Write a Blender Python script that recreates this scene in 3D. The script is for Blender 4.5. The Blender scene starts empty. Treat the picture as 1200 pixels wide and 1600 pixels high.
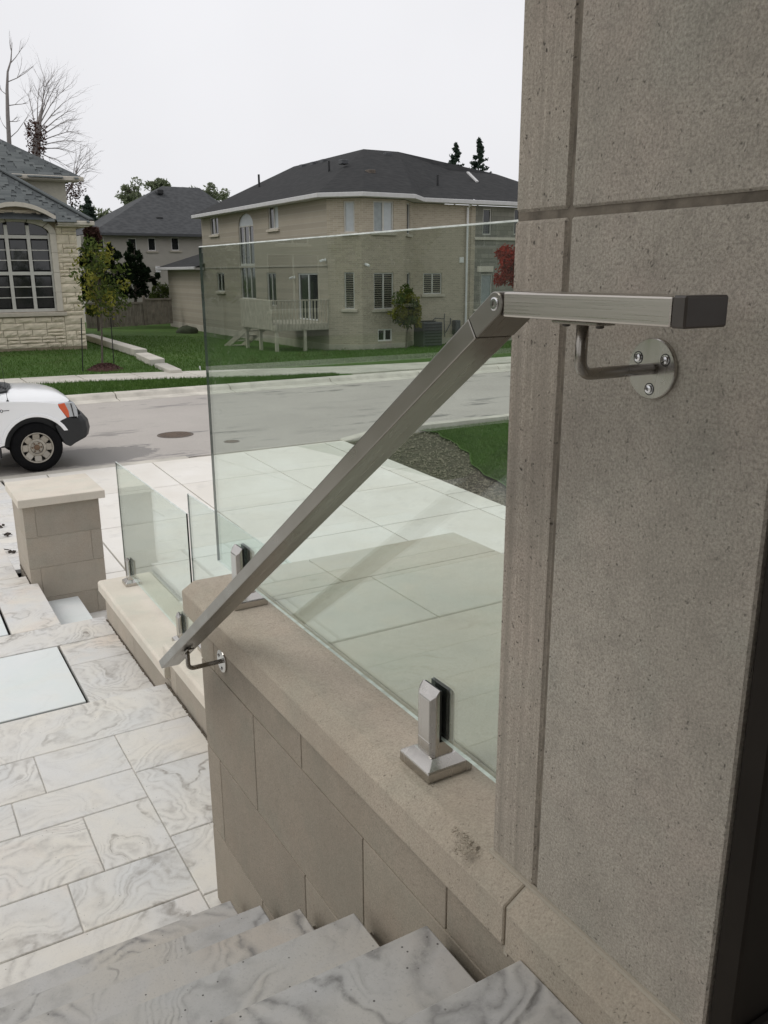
import bpy, bmesh, math, random
import numpy as np
from mathutils import Vector, Matrix
random.seed(7); np.random.seed(7)
R = math.radians
scene = bpy.context.scene

# ------------------------------------------------------------------ camera
F_PX, PITCH, ROLL, YAW = 1328.476, R(15.7407), R(-0.2578), R(30.6089)
fw = Vector((math.sin(YAW)*math.cos(PITCH), math.cos(YAW)*math.cos(PITCH), -math.sin(PITCH)))
r0 = Vector((math.cos(YAW), -math.sin(YAW), 0)); u0 = r0.cross(fw)
rt = math.cos(ROLL)*r0 + math.sin(ROLL)*u0
up = -math.sin(ROLL)*r0 + math.cos(ROLL)*u0
cam_d = bpy.data.cameras.new('camera')
cam_d.sensor_fit = 'VERTICAL'; cam_d.sensor_height = 36; cam_d.sensor_width = 27
cam_d.lens = F_PX/1600*36; cam_d.clip_start = 0.02; cam_d.clip_end = 2000
cam = bpy.data.objects.new('camera', cam_d)
cam.matrix_world = Matrix(((rt.x, up.x, -fw.x, 0), (rt.y, up.y, -fw.y, 0), (rt.z, up.z, -fw.z, 0), (0, 0, 0, 1)))
scene.collection.objects.link(cam); scene.camera = cam
scene.render.resolution_x = 768; scene.render.resolution_y = 1024

# ------------------------------------------------------------------ sky and sun (overcast)
SUN_EL, SUN_AZ = 52, 292          # azimuth clockwise from +Y
world = bpy.data.worlds.new('World'); scene.world = world; world.use_nodes = True
wt = world.node_tree; wt.nodes.clear()
sky = wt.nodes.new('ShaderNodeTexSky'); sky.sky_type = 'NISHITA'; sky.sun_disc = False
sky.sun_elevation = R(SUN_EL); sky.sun_rotation = R(SUN_AZ); sky.air_density = 1.0; sky.dust_density = 5
hs = wt.nodes.new('ShaderNodeHueSaturation'); hs.inputs['Saturation'].default_value = 0.12
mx = wt.nodes.new('ShaderNodeMix'); mx.data_type = 'RGBA'; mx.inputs[0].default_value = 0.86
mx.inputs[7].default_value = (9.0, 9.0, 9.3, 1)          # even cloud layer
bg = wt.nodes.new('ShaderNodeBackground'); bg.inputs['Strength'].default_value = 0.1
wo = wt.nodes.new('ShaderNodeOutputWorld')
wt.links.new(sky.outputs[0], hs.inputs['Color']); wt.links.new(hs.outputs[0], mx.inputs[6])
tc = wt.nodes.new('ShaderNodeTexCoord'); cn = wt.nodes.new('ShaderNodeTexNoise'); cn.inputs['Scale'].default_value = 2.2; cn.inputs['Detail'].default_value = 4
cr_ = wt.nodes.new('ShaderNodeMapRange'); cr_.inputs[1].default_value = .3; cr_.inputs[2].default_value = .7; cr_.inputs[3].default_value = .95; cr_.inputs[4].default_value = 1.04
cm = wt.nodes.new('ShaderNodeVectorMath'); cm.operation = 'SCALE'          # soft tone changes in the cloud
wt.links.new(tc.outputs['Generated'], cn.inputs['Vector']); wt.links.new(cn.outputs['Fac'], cr_.inputs[0]); wt.links.new(cr_.outputs[0], cm.inputs['Scale'])
wt.links.new(mx.outputs[2], cm.inputs[0]); wt.links.new(cm.outputs[0], bg.inputs[0]); wt.links.new(bg.outputs[0], wo.inputs[0])
sl = bpy.data.lights.new('sun', 'SUN'); sl.energy = 0.8; sl.angle = R(25); sl.color = (1, .97, .92)
so = bpy.data.objects.new('sun', sl); scene.collection.objects.link(so)
sd = Vector((math.sin(R(SUN_AZ))*math.cos(R(SUN_EL)), math.cos(R(SUN_AZ))*math.cos(R(SUN_EL)), math.sin(R(SUN_EL))))
so.rotation_euler = sd.to_track_quat('Z', 'Y').to_euler(); so.location = (-6, -4, 12)
vs = scene.view_settings
vs.view_transform = 'Standard'; vs.look = 'None'; vs.exposure = 0.08; vs.gamma = 1; vs.use_curve_mapping = False

# ------------------------------------------------------------------ pixel helpers (photo pixels 1200x1600 -> world)
def ray(px, py): return (px-600)/F_PX*rt - (py-800)/F_PX*up + fw
def on(ax, c, px, py):
    d = ray(px, py); return d*(c/d[ax])
def pX(c, px, py): return on(0, c, px, py)
def pY(c, px, py): return on(1, c, px, py)
def pZ(c, px, py): return on(2, c, px, py)

# ------------------------------------------------------------------ object helpers
COL = scene.collection
def tag(o, label=None, cat=None, group=None, kind=None):
    if label: o['label'] = label
    if cat: o['category'] = cat
    if group: o['group'] = group
    if kind: o['kind'] = kind
    return o
def empty(name, loc=(0, 0, 0), label=None, cat=None, group=None):
    o = bpy.data.objects.new(name, None); COL.objects.link(o); o.location = loc
    o.empty_display_size = .1
    return tag(o, label, cat, group)
def rootloc(o):
    v = Vector((0, 0, 0))
    while o is not None:
        v = v+o.location; o = o.parent
    return v
class MB:
    def __init__(s): s.v = []; s.f = []; s.m = []; s.cur = 0
    def add(s, vs_, fs):
        b = len(s.v); s.v += [tuple(q) for q in vs_]
        for f in fs: s.f.append([b+i for i in f]); s.m.append(s.cur)
        return s
    def box(s, x0, x1, y0, y1, z0, z1):
        return s.add([(x0,y0,z0),(x1,y0,z0),(x1,y1,z0),(x0,y1,z0),(x0,y0,z1),(x1,y0,z1),(x1,y1,z1),(x0,y1,z1)],
                     [(3,2,1,0),(4,5,6,7),(0,1,5,4),(1,2,6,5),(2,3,7,6),(3,0,4,7)])
    def obox(s, c, a, b, d):
        c, a, b, d = Vector(c), Vector(a), Vector(b), Vector(d)
        if a.cross(b).dot(d) < 0: a = -a
        return s.add([c-a-b-d,c+a-b-d,c+a+b-d,c-a+b-d,c-a-b+d,c+a-b+d,c+a+b+d,c-a+b+d],
                     [(3,2,1,0),(4,5,6,7),(0,1,5,4),(1,2,6,5),(2,3,7,6),(3,0,4,7)])
    def bar(s, p, q, w, h, ref=(0, 0, 1)):
        p, q = Vector(p), Vector(q); d = (q-p); n = d.normalized()
        a = n.cross(Vector(ref))
        if a.length < 1e-4: a = n.cross(Vector((1, 0, 0)))
        a.normalize(); b = a.cross(n)
        return s.obox((p+q)/2, d/2, a*w/2, b*h/2)
    def prism(s, poly, ax, a, b):
        """polygon in the plane normal to ax (2-D, remaining axes in order), extruded a..b"""
        n = len(poly)
        def P(q, t):
            l = list(q); l.insert(ax, t); return tuple(l)
        s.add([P(q, a) for q in poly]+[P(q, b) for q in poly],
              [tuple(range(n))[::-1], tuple(range(n, 2*n))]+[(i, (i+1) % n, n+(i+1) % n, n+i) for i in range(n)])
        return s
    def poly(s, pts): return s.add(pts, [tuple(range(len(pts)))])
    def slab(s, pts, n, t):
        n = Vector(n)*t; k = len(pts); q = [Vector(p)-n for p in pts]
        return s.add(list(pts)+q, [tuple(range(k)), tuple(range(k, 2*k))[::-1]]+[(i, k+i, k+(i+1) % k, (i+1) % k) for i in range(k)])
    def tube(s, pts, r, n=10, cap=True):
        pts = [Vector(p) for p in pts]; k = len(pts)
        rs = r if isinstance(r, (list, tuple)) else [r]*k
        vs_ = []; ref = None
        for i, p in enumerate(pts):
            t = (pts[min(i+1, k-1)]-pts[max(i-1, 0)]).normalized()
            if ref is None:
                ref = t.orthogonal().normalized()
            a = (ref-t*ref.dot(t)); a = a.normalized() if a.length > 1e-5 else t.orthogonal().normalized()
            ref = a; b = t.cross(a)
            for j in range(n):
                th = 2*math.pi*j/n; vs_.append(p+(a*math.cos(th)+b*math.sin(th))*rs[i])
        fs = [(i*n+j, i*n+(j+1) % n, (i+1)*n+(j+1) % n, (i+1)*n+j) for i in range(k-1) for j in range(n)]
        if cap: fs += [tuple(range(n))[::-1], tuple(range((k-1)*n, k*n))]
        return s.add(vs_, fs)
    def cyl(s, p, q, r, n=20): return s.tube([p, q], r, n)
    def ring(s, c, ax, prof, n=28):
        """lathe: prof = [(radius, offset along ax)], closed loop not needed"""
        c = Vector(c); ax = Vector(ax).normalized(); a = ax.orthogonal().normalized(); b = ax.cross(a)
        vs_ = []
        for (r, o) in prof:
            for j in range(n):
                th = 2*math.pi*j/n; vs_.append(c+ax*o+(a*math.cos(th)+b*math.sin(th))*r)
        fs = [(i*n+j, i*n+(j+1) % n, (i+1)*n+(j+1) % n, (i+1)*n+j) for i in range(len(prof)-1) for j in range(n)]
        return s.add(vs_, fs)
    def build(s, name, mats, parent=None, bevel=0, smooth=False, seg=1, fix=True):
        mats = mats if isinstance(mats, (list, tuple)) else [mats]
        off = rootloc(parent) if parent else Vector((0, 0, 0))
        me = bpy.data.meshes.new(name)
        me.from_pydata([tuple(Vector(v)-off) for v in s.v], [], s.f)
        for m in mats: me.materials.append(m)
        if len(mats) > 1: me.polygons.foreach_set('material_index', s.m)
        if bevel or fix:
            bm = bmesh.new(); bm.from_mesh(me)
            if fix: bmesh.ops.recalc_face_normals(bm, faces=bm.faces)
            if bevel:
                ed = [e for e in bm.edges if len(e.link_faces) == 2 and e.calc_face_angle(0) > .35]
                bmesh.ops.bevel(bm, geom=ed, offset=bevel, segments=seg, affect='EDGES', profile=.6, clamp_overlap=True)
            bm.to_mesh(me); bm.free()
        if smooth: me.polygons.foreach_set('use_smooth', [True]*len(me.polygons))
        o = bpy.data.objects.new(name, me); COL.objects.link(o)
        if parent: o.parent = parent
        return o
def np_obj(name, V, F, mat, parent=None):
    """fast big mesh; V (n,3), F (m,k)"""
    off = rootloc(parent) if parent else Vector((0, 0, 0))
    V = np.asarray(V, float)-np.array(off); F = np.asarray(F, int); k = F.shape[1]
    me = bpy.data.meshes.new(name)
    me.vertices.add(len(V)); me.vertices.foreach_set('co', V.ravel())
    me.loops.add(F.size); me.loops.foreach_set('vertex_index', F.ravel())
    me.polygons.add(len(F)); me.polygons.foreach_set('loop_start', np.arange(0, F.size, k))
    me.update(); me.materials.append(mat); me.validate()
    o = bpy.data.objects.new(name, me); COL.objects.link(o)
    if parent: o.parent = parent
    return o
def block(name, x0, x1, y0, y1, z0, z1, mat, parent, bevel=.004):
    return MB().box(x0, x1, y0, y1, z0, z1).build(name, mat, parent, bevel=bevel, fix=False)
def copy_tree(o, parent=None):
    c = o.copy(); COL.objects.link(c); c.parent = parent
    for ch in list(o.children): copy_tree(ch, c)
    return c

# ------------------------------------------------------------------ materials
class NT:
    def __init__(s, name):
        s.mat = bpy.data.materials.new(name); s.mat.use_nodes = True
        s.t = s.mat.node_tree; s.t.nodes.clear()
        s.out = s.t.nodes.new('ShaderNodeOutputMaterial')
    def n(s, typ, **kw):
        nd = s.t.nodes.new('ShaderNode'+typ)
        for k, v in kw.items():
            if k.startswith('i_'):
                nd.inputs[k[2:].replace('_', ' ')].default_value = v
            else: setattr(nd, k, v)
        return nd
    def l(s, a, b): s.t.links.new(a, b)
    def pos(s, scale=(1, 1, 1), rnd=0.0, rot=(0, 0, 0)):
        g = s.n('NewGeometry'); m = s.n('Mapping'); m.inputs['Scale'].default_value = scale; m.inputs['Rotation'].default_value = rot
        s.l(g.outputs['Position'], m.inputs['Vector'])
        if rnd:
            oi = s.n('ObjectInfo'); ml = s.n('Math', operation='MULTIPLY'); ml.inputs[1].default_value = rnd
            s.l(oi.outputs['Random'], ml.inputs[0])
            ad = s.n('VectorMath', operation='ADD'); s.l(m.outputs[0], ad.inputs[0]); s.l(ml.outputs[0], ad.inputs[1])
            return ad.outputs[0]
        return m.outputs[0]
    def noise(s, vec, scale, detail=4, rough=.55, dist=0):
        nd = s.n('TexNoise'); nd.inputs['Scale'].default_value = scale; nd.inputs['Detail'].default_value = detail
        nd.inputs['Roughness'].default_value = rough; nd.inputs['Distortion'].default_value = dist
        s.l(vec, nd.inputs['Vector']); return nd.outputs['Fac']
    def vor(s, vec, scale, feature='F1', rnd=1):
        nd = s.n('TexVoronoi', feature=feature); nd.inputs['Scale'].default_value = scale; nd.inputs['Randomness'].default_value = rnd
        s.l(vec, nd.inputs['Vector']); return nd.outputs['Distance']
    def ramp(s, fac, stops, interp='LINEAR'):
        nd = s.n('ValToRGB'); cr = nd.color_ramp; cr.interpolation = interp
        while len(cr.elements) < len(stops): cr.elements.new(.5)
        for e, (p, c) in zip(cr.elements, stops):
            e.position = p; e.color = (c, c, c, 1) if isinstance(c, (int, float)) else (*c, 1)
        s.l(fac, nd.inputs[0]); return nd.outputs[0]
    def mix(s, fac, a, b, mode='MIX'):
        nd = s.n('Mix', data_type='RGBA', blend_type=mode)
        for sk, v in ((nd.inputs[0], fac), (nd.inputs[6], a), (nd.inputs[7], b)):
            if hasattr(v, 'links') or hasattr(v, 'is_linked'): s.l(v, sk)
            elif isinstance(v, (int, float)): sk.default_value = v
            else: sk.default_value = (*v, 1)
        return nd.outputs[2]
    def math(s, op, a, b=0.0, clamp=False):
        nd = s.n('Math', operation=op, use_clamp=clamp)
        for sk, v in ((nd.inputs[0], a), (nd.inputs[1], b)):
            if isinstance(v, (int, float)): sk.default_value = v
            else: s.l(v, sk)
        return nd.outputs[0]
    def bump(s, h, strength=.3, dist=.01, normal=None):
        nd = s.n('Bump'); nd.inputs['Strength'].default_value = strength; nd.inputs['Distance'].default_value = dist
        s.l(h, nd.inputs['Height'])
        if normal is not None: s.l(normal, nd.inputs['Normal'])
        return nd.outputs[0]
    def bsdf(s, col, rough=.7, normal=None, metal=0, spec=.4, trans=0, **kw):
        p = s.n('BsdfPrincipled')
        for sk, v in ((p.inputs['Base Color'], col), (p.inputs['Roughness'], rough)):
            if isinstance(v, (int, float)): sk.default_value = v
            elif isinstance(v, tuple): sk.default_value = (*v, 1)
            else: s.l(v, sk)
        p.inputs['Metallic'].default_value = metal; p.inputs['Specular IOR Level'].default_value = spec
        p.inputs['Transmission Weight'].default_value = trans
        for k, v in kw.items(): p.inputs[k.replace('_', ' ')].default_value = v
        if normal is not None: s.l(normal, p.inputs['Normal'])
        s.l(p.outputs[0], s.out.inputs['Surface']); s.p = p
        return s.mat

def simple(name, col, rough=.6, metal=0, spec=.4, var=.12, scale=6, bump=0, bscale=60, rnd=0):
    t = NT(name); v = t.pos(rnd=rnd)
    f = t.noise(v, scale, 5)
    c = t.mix(t.ramp(f, [(.3, 0.0), (.7, 1.0)]), tuple(x*(1-var) for x in col), tuple(min(1, x*(1+var)) for x in col))
    nm = t.bump(t.noise(v, bscale, 4), .35, bump) if bump else None
    return t.bsdf(c, rough, nm, metal, spec)

def limestone(name, a, b, tint, striate=0, pit=1.0, rnd=0, grain=.5, mott=.36, tone=0):
    t = NT(name); v = t.pos(rnd=rnd)
    big = t.noise(v, 2.6, 5, .6); mid = t.noise(v, 20, 6, .7); fine = t.noise(v, 270, 3, .75); fin2 = t.noise(v, 75, 5, .8)
    c = t.mix(t.ramp(big, [(.32, 0.0), (.68, 1.0)]), a, b)
    c = t.mix(t.ramp(t.noise(v, 4.3, 3), [(.5, 0.0), (.72, .55)]), c, tint)
    c = t.mix(t.math('MULTIPLY', t.ramp(t.noise(v, 5.5, 4), [(.5, 0.0), (.66, 1.0)]), .5), c, (a[0]*.92, a[1]*.99, a[2]*1.0))
    c = t.mix(t.math('MULTIPLY', t.ramp(mid, [(.36, 1.0), (.56, 0.0)]), mott), c, tuple(x*.70 for x in a))
    c = t.mix(t.math('MULTIPLY', t.ramp(fine, [(.38, 1.0), (.53, 0.0)]), grain*1.15), c, tuple(x*.5 for x in a))
    c = t.mix(t.math('MULTIPLY', t.ramp(fine, [(.58, 0.0), (.68, 1.0)]), grain*.7), c, tuple(min(1, x*1.45) for x in b))
    c = t.mix(t.math('MULTIPLY', t.ramp(fin2, [(.34, 1.0), (.47, 0.0)]), grain*.8), c, tuple(x*.55 for x in a))
    h = t.math('ADD', t.math('ADD', t.math('MULTIPLY', fine, .4), t.math('MULTIPLY', fin2, 1.0)), mid)
    if striate:
        g = t.pos((70, 70, 1.2)); sf = t.noise(g, 1.0, 3)
        c = t.mix(t.math('MULTIPLY', t.ramp(sf, [(.35, 1.0), (.6, 0.0)]), .6), c, tuple(x*.66 for x in a))
        h = t.math('ADD', h, t.math('MULTIPLY', sf, striate))
    if tone:
        ob = t.n('ObjectInfo'); c = t.mix(1.0, c, t.ramp(ob.outputs['Random'], [(0.0, 1-tone), (1.0, 1+tone*.3)]), 'MULTIPLY')
    st_ = t.noise(t.pos((5, 5, .5)), 1.0, 4)            # faint run-off streaks
    c = t.mix(t.math('MULTIPLY', t.ramp(st_, [(.48, 0.0), (.7, 1.0)]), .3), c, tuple(x*.74 for x in a))
    wv = t.pos((1, 1, .75), rnd=rnd)
    wn = t.n('TexNoise'); wn.inputs['Scale'].default_value = 90; t.l(wv, wn.inputs['Vector'])
    ws = t.n('VectorMath', operation='SCALE'); ws.inputs['Scale'].default_value = .012; t.l(wn.outputs['Color'], ws.inputs[0])
    wa = t.n('VectorMath', operation='ADD'); t.l(wv, wa.inputs[0]); t.l(ws.outputs[0], wa.inputs[1])
    d = t.vor(wa.outputs[0], 170)
    msk = t.ramp(t.noise(v, 70, 2), [(.54, 0.0), (.64, 1.0)])
    pits = t.math('MULTIPLY', t.ramp(d, [(.12, 1.0), (.34, 0.0)]), msk)
    d2 = t.math('MULTIPLY', t.ramp(t.vor(wa.outputs[0], 55), [(.05, 1.0), (.13, 0.0)]), t.ramp(t.noise(v, 17, 2), [(.58, 0.0), (.66, 1.0)]))
    pits = t.math('MAXIMUM', pits, d2)
    pits = t.math('MULTIPLY', pits, pit)
    c = t.mix(t.math('MULTIPLY', pits, .8), c, tuple(x*.28 for x in a))
    h = t.math('SUBTRACT', h, t.math('MULTIPLY', pits, 1.3))
    return t.bsdf(c, .88, t.bump(h, .55, .0022), spec=.25)

M = {}
M['pillar'] = limestone('pillar_stone', (.385, .355, .30), (.475, .435, .37), (.465, .39, .335), pit=.8)
M['strip'] = limestone('striated_stone', (.40, .36, .30), (.49, .435, .365), (.45, .375, .32), striate=2.0, pit=1.4)
M['cap'] = limestone('coping_stone', (.40, .35, .28), (.472, .41, .33), (.462, .377, .292), pit=.75, grain=.34, mott=.14)
M['wall'] = limestone('wall_stone', (.315, .276, .22), (.372, .325, .262), (.35, .292, .228), pit=.5, rnd=40, grain=.32, mott=.16, tone=.16)
M['lowcap'] = limestone('pale_coping', (.64, .585, .495), (.70, .645, .555), (.68, .605, .515), pit=.2, grain=.15, mott=.06)
M['lowwall'] = limestone('low_wall_stone', (.40, .355, .29), (.45, .40, .335), (.43, .365, .29), pit=.3, rnd=30, grain=.25, mott=.14, tone=.14)
M['terrace'] = limestone('terrace_stone', (.56, .515, .43), (.62, .575, .485), (.59, .52, .43), pit=.25, grain=.2, mott=.1)
M['mortar'] = simple('mortar', (.42, .38, .31), .95, bump=.002, bscale=200)
M['pillarmortar'] = simple('pillar_mortar', (.17, .148, .118), .95, bump=.003, bscale=150, scale=30, var=.4)
M['darkmortar'] = simple('dark_mortar', (.13, .11, .085), .95, bump=.003, bscale=150, scale=40, var=.35)

def marble(name, base, dark, amount, warm, rough=.55, cool=(.60, .625, .65), pink=(.70, .62, .55), k1=46.0, k2=11.0, fs=1.5, busy0=.3):
    t = NT(name); v = t.pos((1, 1, 1), rnd=60)
    def warp(vec, sc, amt):
        w1 = t.n('TexNoise'); w1.inputs['Scale'].default_value = sc; w1.inputs['Detail'].default_value = 4; t.l(vec, w1.inputs['Vector'])
        s_ = t.n('VectorMath', operation='SCALE'); s_.inputs['Scale'].default_value = amt; t.l(w1.outputs['Color'], s_.inputs[0])
        a_ = t.n('VectorMath', operation='ADD'); t.l(vec, a_.inputs[0]); t.l(s_.outputs[0], a_.inputs[1]); return a_.outputs[0]
    vw = warp(warp(v, 2.0, .5), 16, .045)
    oi = t.n('ObjectInfo')
    # each slab has its own bedding direction
    vr = t.n('VectorRotate', rotation_type='Z_AXIS'); t.l(vw, vr.inputs['Vector']); t.l(t.math('MULTIPLY', oi.outputs['Random'], 40.0), vr.inputs['Angle'])
    mp = t.n('Mapping'); mp.inputs['Scale'].default_value = (1, 1.9, 1); t.l(vr.outputs[0], mp.inputs['Vector'])
    f = t.noise(mp.outputs[0], fs, 1.6, .5)
    fineb = t.math('PINGPONG', t.math('MULTIPLY', f, k1), 1.0); wideb = t.math('PINGPONG', t.math('MULTIPLY', f, k2), 1.0)
    fl = t.ramp(fineb, [(0.0, 1.0), (.3, .45), (.75, 0.0)]); wl_ = t.ramp(wideb, [(0.0, 1.0), (.06, .75), (.16, 0.0)])
    busy = t.ramp(t.math('FRACT', t.math('MULTIPLY', oi.outputs['Random'], 7.31)), [(.1, busy0), (.7, 1.0)])
    patch = t.math('MULTIPLY', t.ramp(t.noise(v, 2.6, 3), [(.38, 0.0), (.56, 1.0)]), busy); p2 = t.math('MULTIPLY', t.ramp(t.noise(v, 2.1, 2), [(.40, 0.0), (.58, 1.0)]), busy)
    brk = t.ramp(t.noise(v, 30, 5, .65), [(.36, .25), (.56, 1.0)])
    c = t.mix(t.ramp(t.noise(vw, 2.6, 4), [(.34, 0.0), (.66, 1.0)]), base, warm)
    c = t.mix(t.math('MULTIPLY', t.ramp(t.noise(vw, 1.7, 4), [(.48, 0.0), (.68, 1.0)]), .55), c, tuple(a*b/.66 for a, b in zip(cool, base)))
    pk = t.math('MULTIPLY', t.ramp(oi.outputs['Random'], [(.55, 0.0), (.85, 1.0)]), t.ramp(t.noise(vw, 2.9, 3), [(.5, 0.0), (.68, .6)]))
    c = t.mix(pk, c, tuple(a*b/.66 for a, b in zip(pink, base)))
    c = t.mix(t.math('MULTIPLY', t.ramp(t.noise(vw, 9, 6, .7), [(.50, 0.0), (.72, 1.0)]), .20*amount), c, tuple(x*.72 for x in base))
    la = t.math('MULTIPLY', t.math('MULTIPLY', fl, patch), t.math('MULTIPLY', brk, min(.95, .5*amount)))
    c = t.mix(la, c, tuple((x*1.3+y*.5)/1.8 for x, y in zip(dark, base)))
    lb = t.math('MULTIPLY', t.math('MULTIPLY', wl_, p2), t.math('MULTIPLY', brk, min(.95, .72*amount)))
    c = t.mix(lb, c, dark)
    g = t.noise(v, 150, 3, .7); c = t.mix(t.math('MULTIPLY', t.ramp(g, [(.56, 0.0), (.7, 1.0)]), .22*amount), c, tuple(x*.6 for x in base))
    spots = t.math('MULTIPLY', t.ramp(t.vor(v, 46), [(.04, 1.0), (.12, 0.0)]), t.ramp(t.noise(v, 12, 2), [(.52, 0.0), (.62, .8)]))
    c = t.mix(t.math('MULTIPLY', spots, amount), c, tuple(x*.8 for x in dark))
    h = t.math('SUBTRACT', t.noise(v, 45, 6, .7), t.math('MULTIPLY', t.math('ADD', la, lb), 1.0))
    return t.bsdf(c, rough, t.bump(h, .3, .003), spec=.35)
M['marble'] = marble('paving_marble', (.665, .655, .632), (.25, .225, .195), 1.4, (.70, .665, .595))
M['marble_step'] = marble('step_marble', (.485, .48, .47), (.10, .095, .09), 2.0, (.51, .48, .425), .65, k1=60.0, k2=19.0, fs=1.15, busy0=.8)  # paving marble darkened: porch shade and dusty staining put into the colour
M['panel'] = marble('panel_marble', (.74, .755, .74), (.55, .56, .54), .25, (.70, .74, .72))
def drive():
    t = NT('driveway_stone'); v = t.pos(rnd=50)
    c = t.mix(t.ramp(t.noise(v, 1.1, 4), [(.35, 0.0), (.7, 1.0)]), (.70, .665, .60), (.78, .755, .705))
    c = t.mix(t.math('MULTIPLY', t.ramp(t.noise(v, 2.7, 6, .7), [(.56, 0.0), (.75, 1.0)]), .5), c, (.50, .485, .45))
    c = t.mix(t.math('MULTIPLY', t.ramp(t.noise(v, 140, 2), [(.6, 0.0), (.7, 1.0)]), .2), c, (.4, .38, .35))
    return t.bsdf(c, .62, t.bump(t.noise(v, 90, 4), .2, .002), spec=.35)
M['drive'] = drive()
M['joint'] = simple('grey_joint', (.50, .48, .44), .95, var=.3, scale=8)
M['gap'] = simple('black_gap', (.015, .015, .016), .8)

def steel(name, col, rough, stretch, bmp=.06):
    t = NT(name); v = t.pos(stretch)
    f = t.noise(v, 1.0, 3, .6)
    r = t.ramp(f, [(.3, rough-.07), (.7, rough+.09)])
    c = t.mix(f, tuple(x*.9 for x in col), tuple(min(1, x*1.07) for x in col))
    sm = t.noise(t.pos(), 9, 4)
    c = t.mix(t.math('MULTIPLY', t.ramp(sm, [(.45, 0.0), (.7, 1.0)]), .12), c, tuple(x*.8 for x in col))
    return t.bsdf(c, r, t.bump(f, bmp, .0004), metal=1, Anisotropic=.4)
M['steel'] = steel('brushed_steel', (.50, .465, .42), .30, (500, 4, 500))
M['steel_slope'] = steel('brushed_steel_slope', (.30, .285, .255), .32, (400, 10, 12))  # same rail steel, dark reflections of wall and steps put into its colour
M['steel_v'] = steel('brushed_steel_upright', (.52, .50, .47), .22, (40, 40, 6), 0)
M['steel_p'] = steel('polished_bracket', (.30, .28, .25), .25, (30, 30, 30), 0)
M['capblack'] = simple('dark_end_cap', (.072, .062, .053), .4, spec=.45, scale=30)
M['rubber'] = simple('black_gasket', (.012, .012, .012), .6)

def glass():
    t = NT('clear_glass')
    lw = t.n('Fresnel'); lw.inputs['IOR'].default_value = 1.5
    geo = t.n('NewGeometry')
    # the Fresnel node inverts the index on inside faces; undo that so both skins mirror alike
    i2 = t.math('ADD', 1.5, t.math('MULTIPLY', geo.outputs['Backfacing'], -1.5+1/1.5))
    t.l(i2, lw.inputs['IOR'])
    tr = t.n('BsdfTransparent'); tr.inputs[0].default_value = (.872, .91, .885, 1)
    gl = t.n('BsdfGlossy'); gl.inputs['Roughness'].default_value = .0; gl.inputs[0].default_value = (.95, 1, .98, 1)
    v = t.pos()
    m1 = t.n('MixShader'); t.l(lw.outputs[0], m1.inputs[0]); t.l(tr.outputs[0], m1.inputs[1]); t.l(gl.outputs[0], m1.inputs[2])
    # dust film: faint everywhere, plaster smears towards the free end
    dd = t.n('BsdfDiffuse'); dd.inputs[0].default_value = (.62, .62, .58, 1)
    sx = t.n('SeparateXYZ'); t.l(geo.outputs['Position'], sx.inputs[0])
    e2 = t.math('MULTIPLY', t.math('SUBTRACT', sx.outputs['Y'], 2.22, True), 3.6, True)
    e3 = t.math('LESS_THAN', sx.outputs['Y'], 2.6)
    e4 = t.math('MULTIPLY', t.math('ADD', sx.outputs['Z'], .62, True), 4.0, True)
    sm = t.ramp(t.noise(v, 22, 5, .7), [(.60, 0.0), (.70, 1.0)])
    sm = t.math('MULTIPLY', t.math('MULTIPLY', t.math('MULTIPLY', sm, e2), t.math('MULTIPLY', e3, e4)), .35)
    film = t.math('MULTIPLY', t.ramp(t.noise(v, 5, 4, .6), [(.4, 0.0), (.75, 1.0)]), .018)
    fa = t.math('ADD', sm, film)
    m2 = t.n('MixShader'); t.l(fa, m2.inputs[0]); t.l(m1.outputs[0], m2.inputs[1]); t.l(dd.outputs[0], m2.inputs[2])
    t.l(m2.outputs[0], t.out.inputs['Surface']); return t.mat
M['glass'] = glass()
def glass_edge():
    t = NT('polished_glass_edge'); v = t.pos()
    a = t.n('BsdfTransparent'); a.inputs[0].default_value = (.70, .78, .74, 1)
    b = t.n('BsdfPrincipled'); b.inputs['Base Color'].default_value = (.74, .78, .74, 1); b.inputs['Roughness'].default_value = .15  # pale base paints in the light caught inside the edge
    m = t.n('MixShader'); t.l(t.ramp(t.noise(t.pos((1, 6, 6)), 5, 4), [(.35, .55), (.65, .95)]), m.inputs[0]); t.l(a.outputs[0], m.inputs[1]); t.l(b.outputs[0], m.inputs[2])
    t.l(m.outputs[0], t.out.inputs['Surface']); return t.mat
M['gedge'] = glass_edge()
M['gedge_side'] = simple('side_glass_edge', (.10, .125, .115), .15, spec=.8, var=.5, scale=14)  # dark colour paints in the edge's dark refraction
M['gedge_dark'] = simple('dark_glass_edge', (.012, .018, .016), .15, spec=.8)

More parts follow.
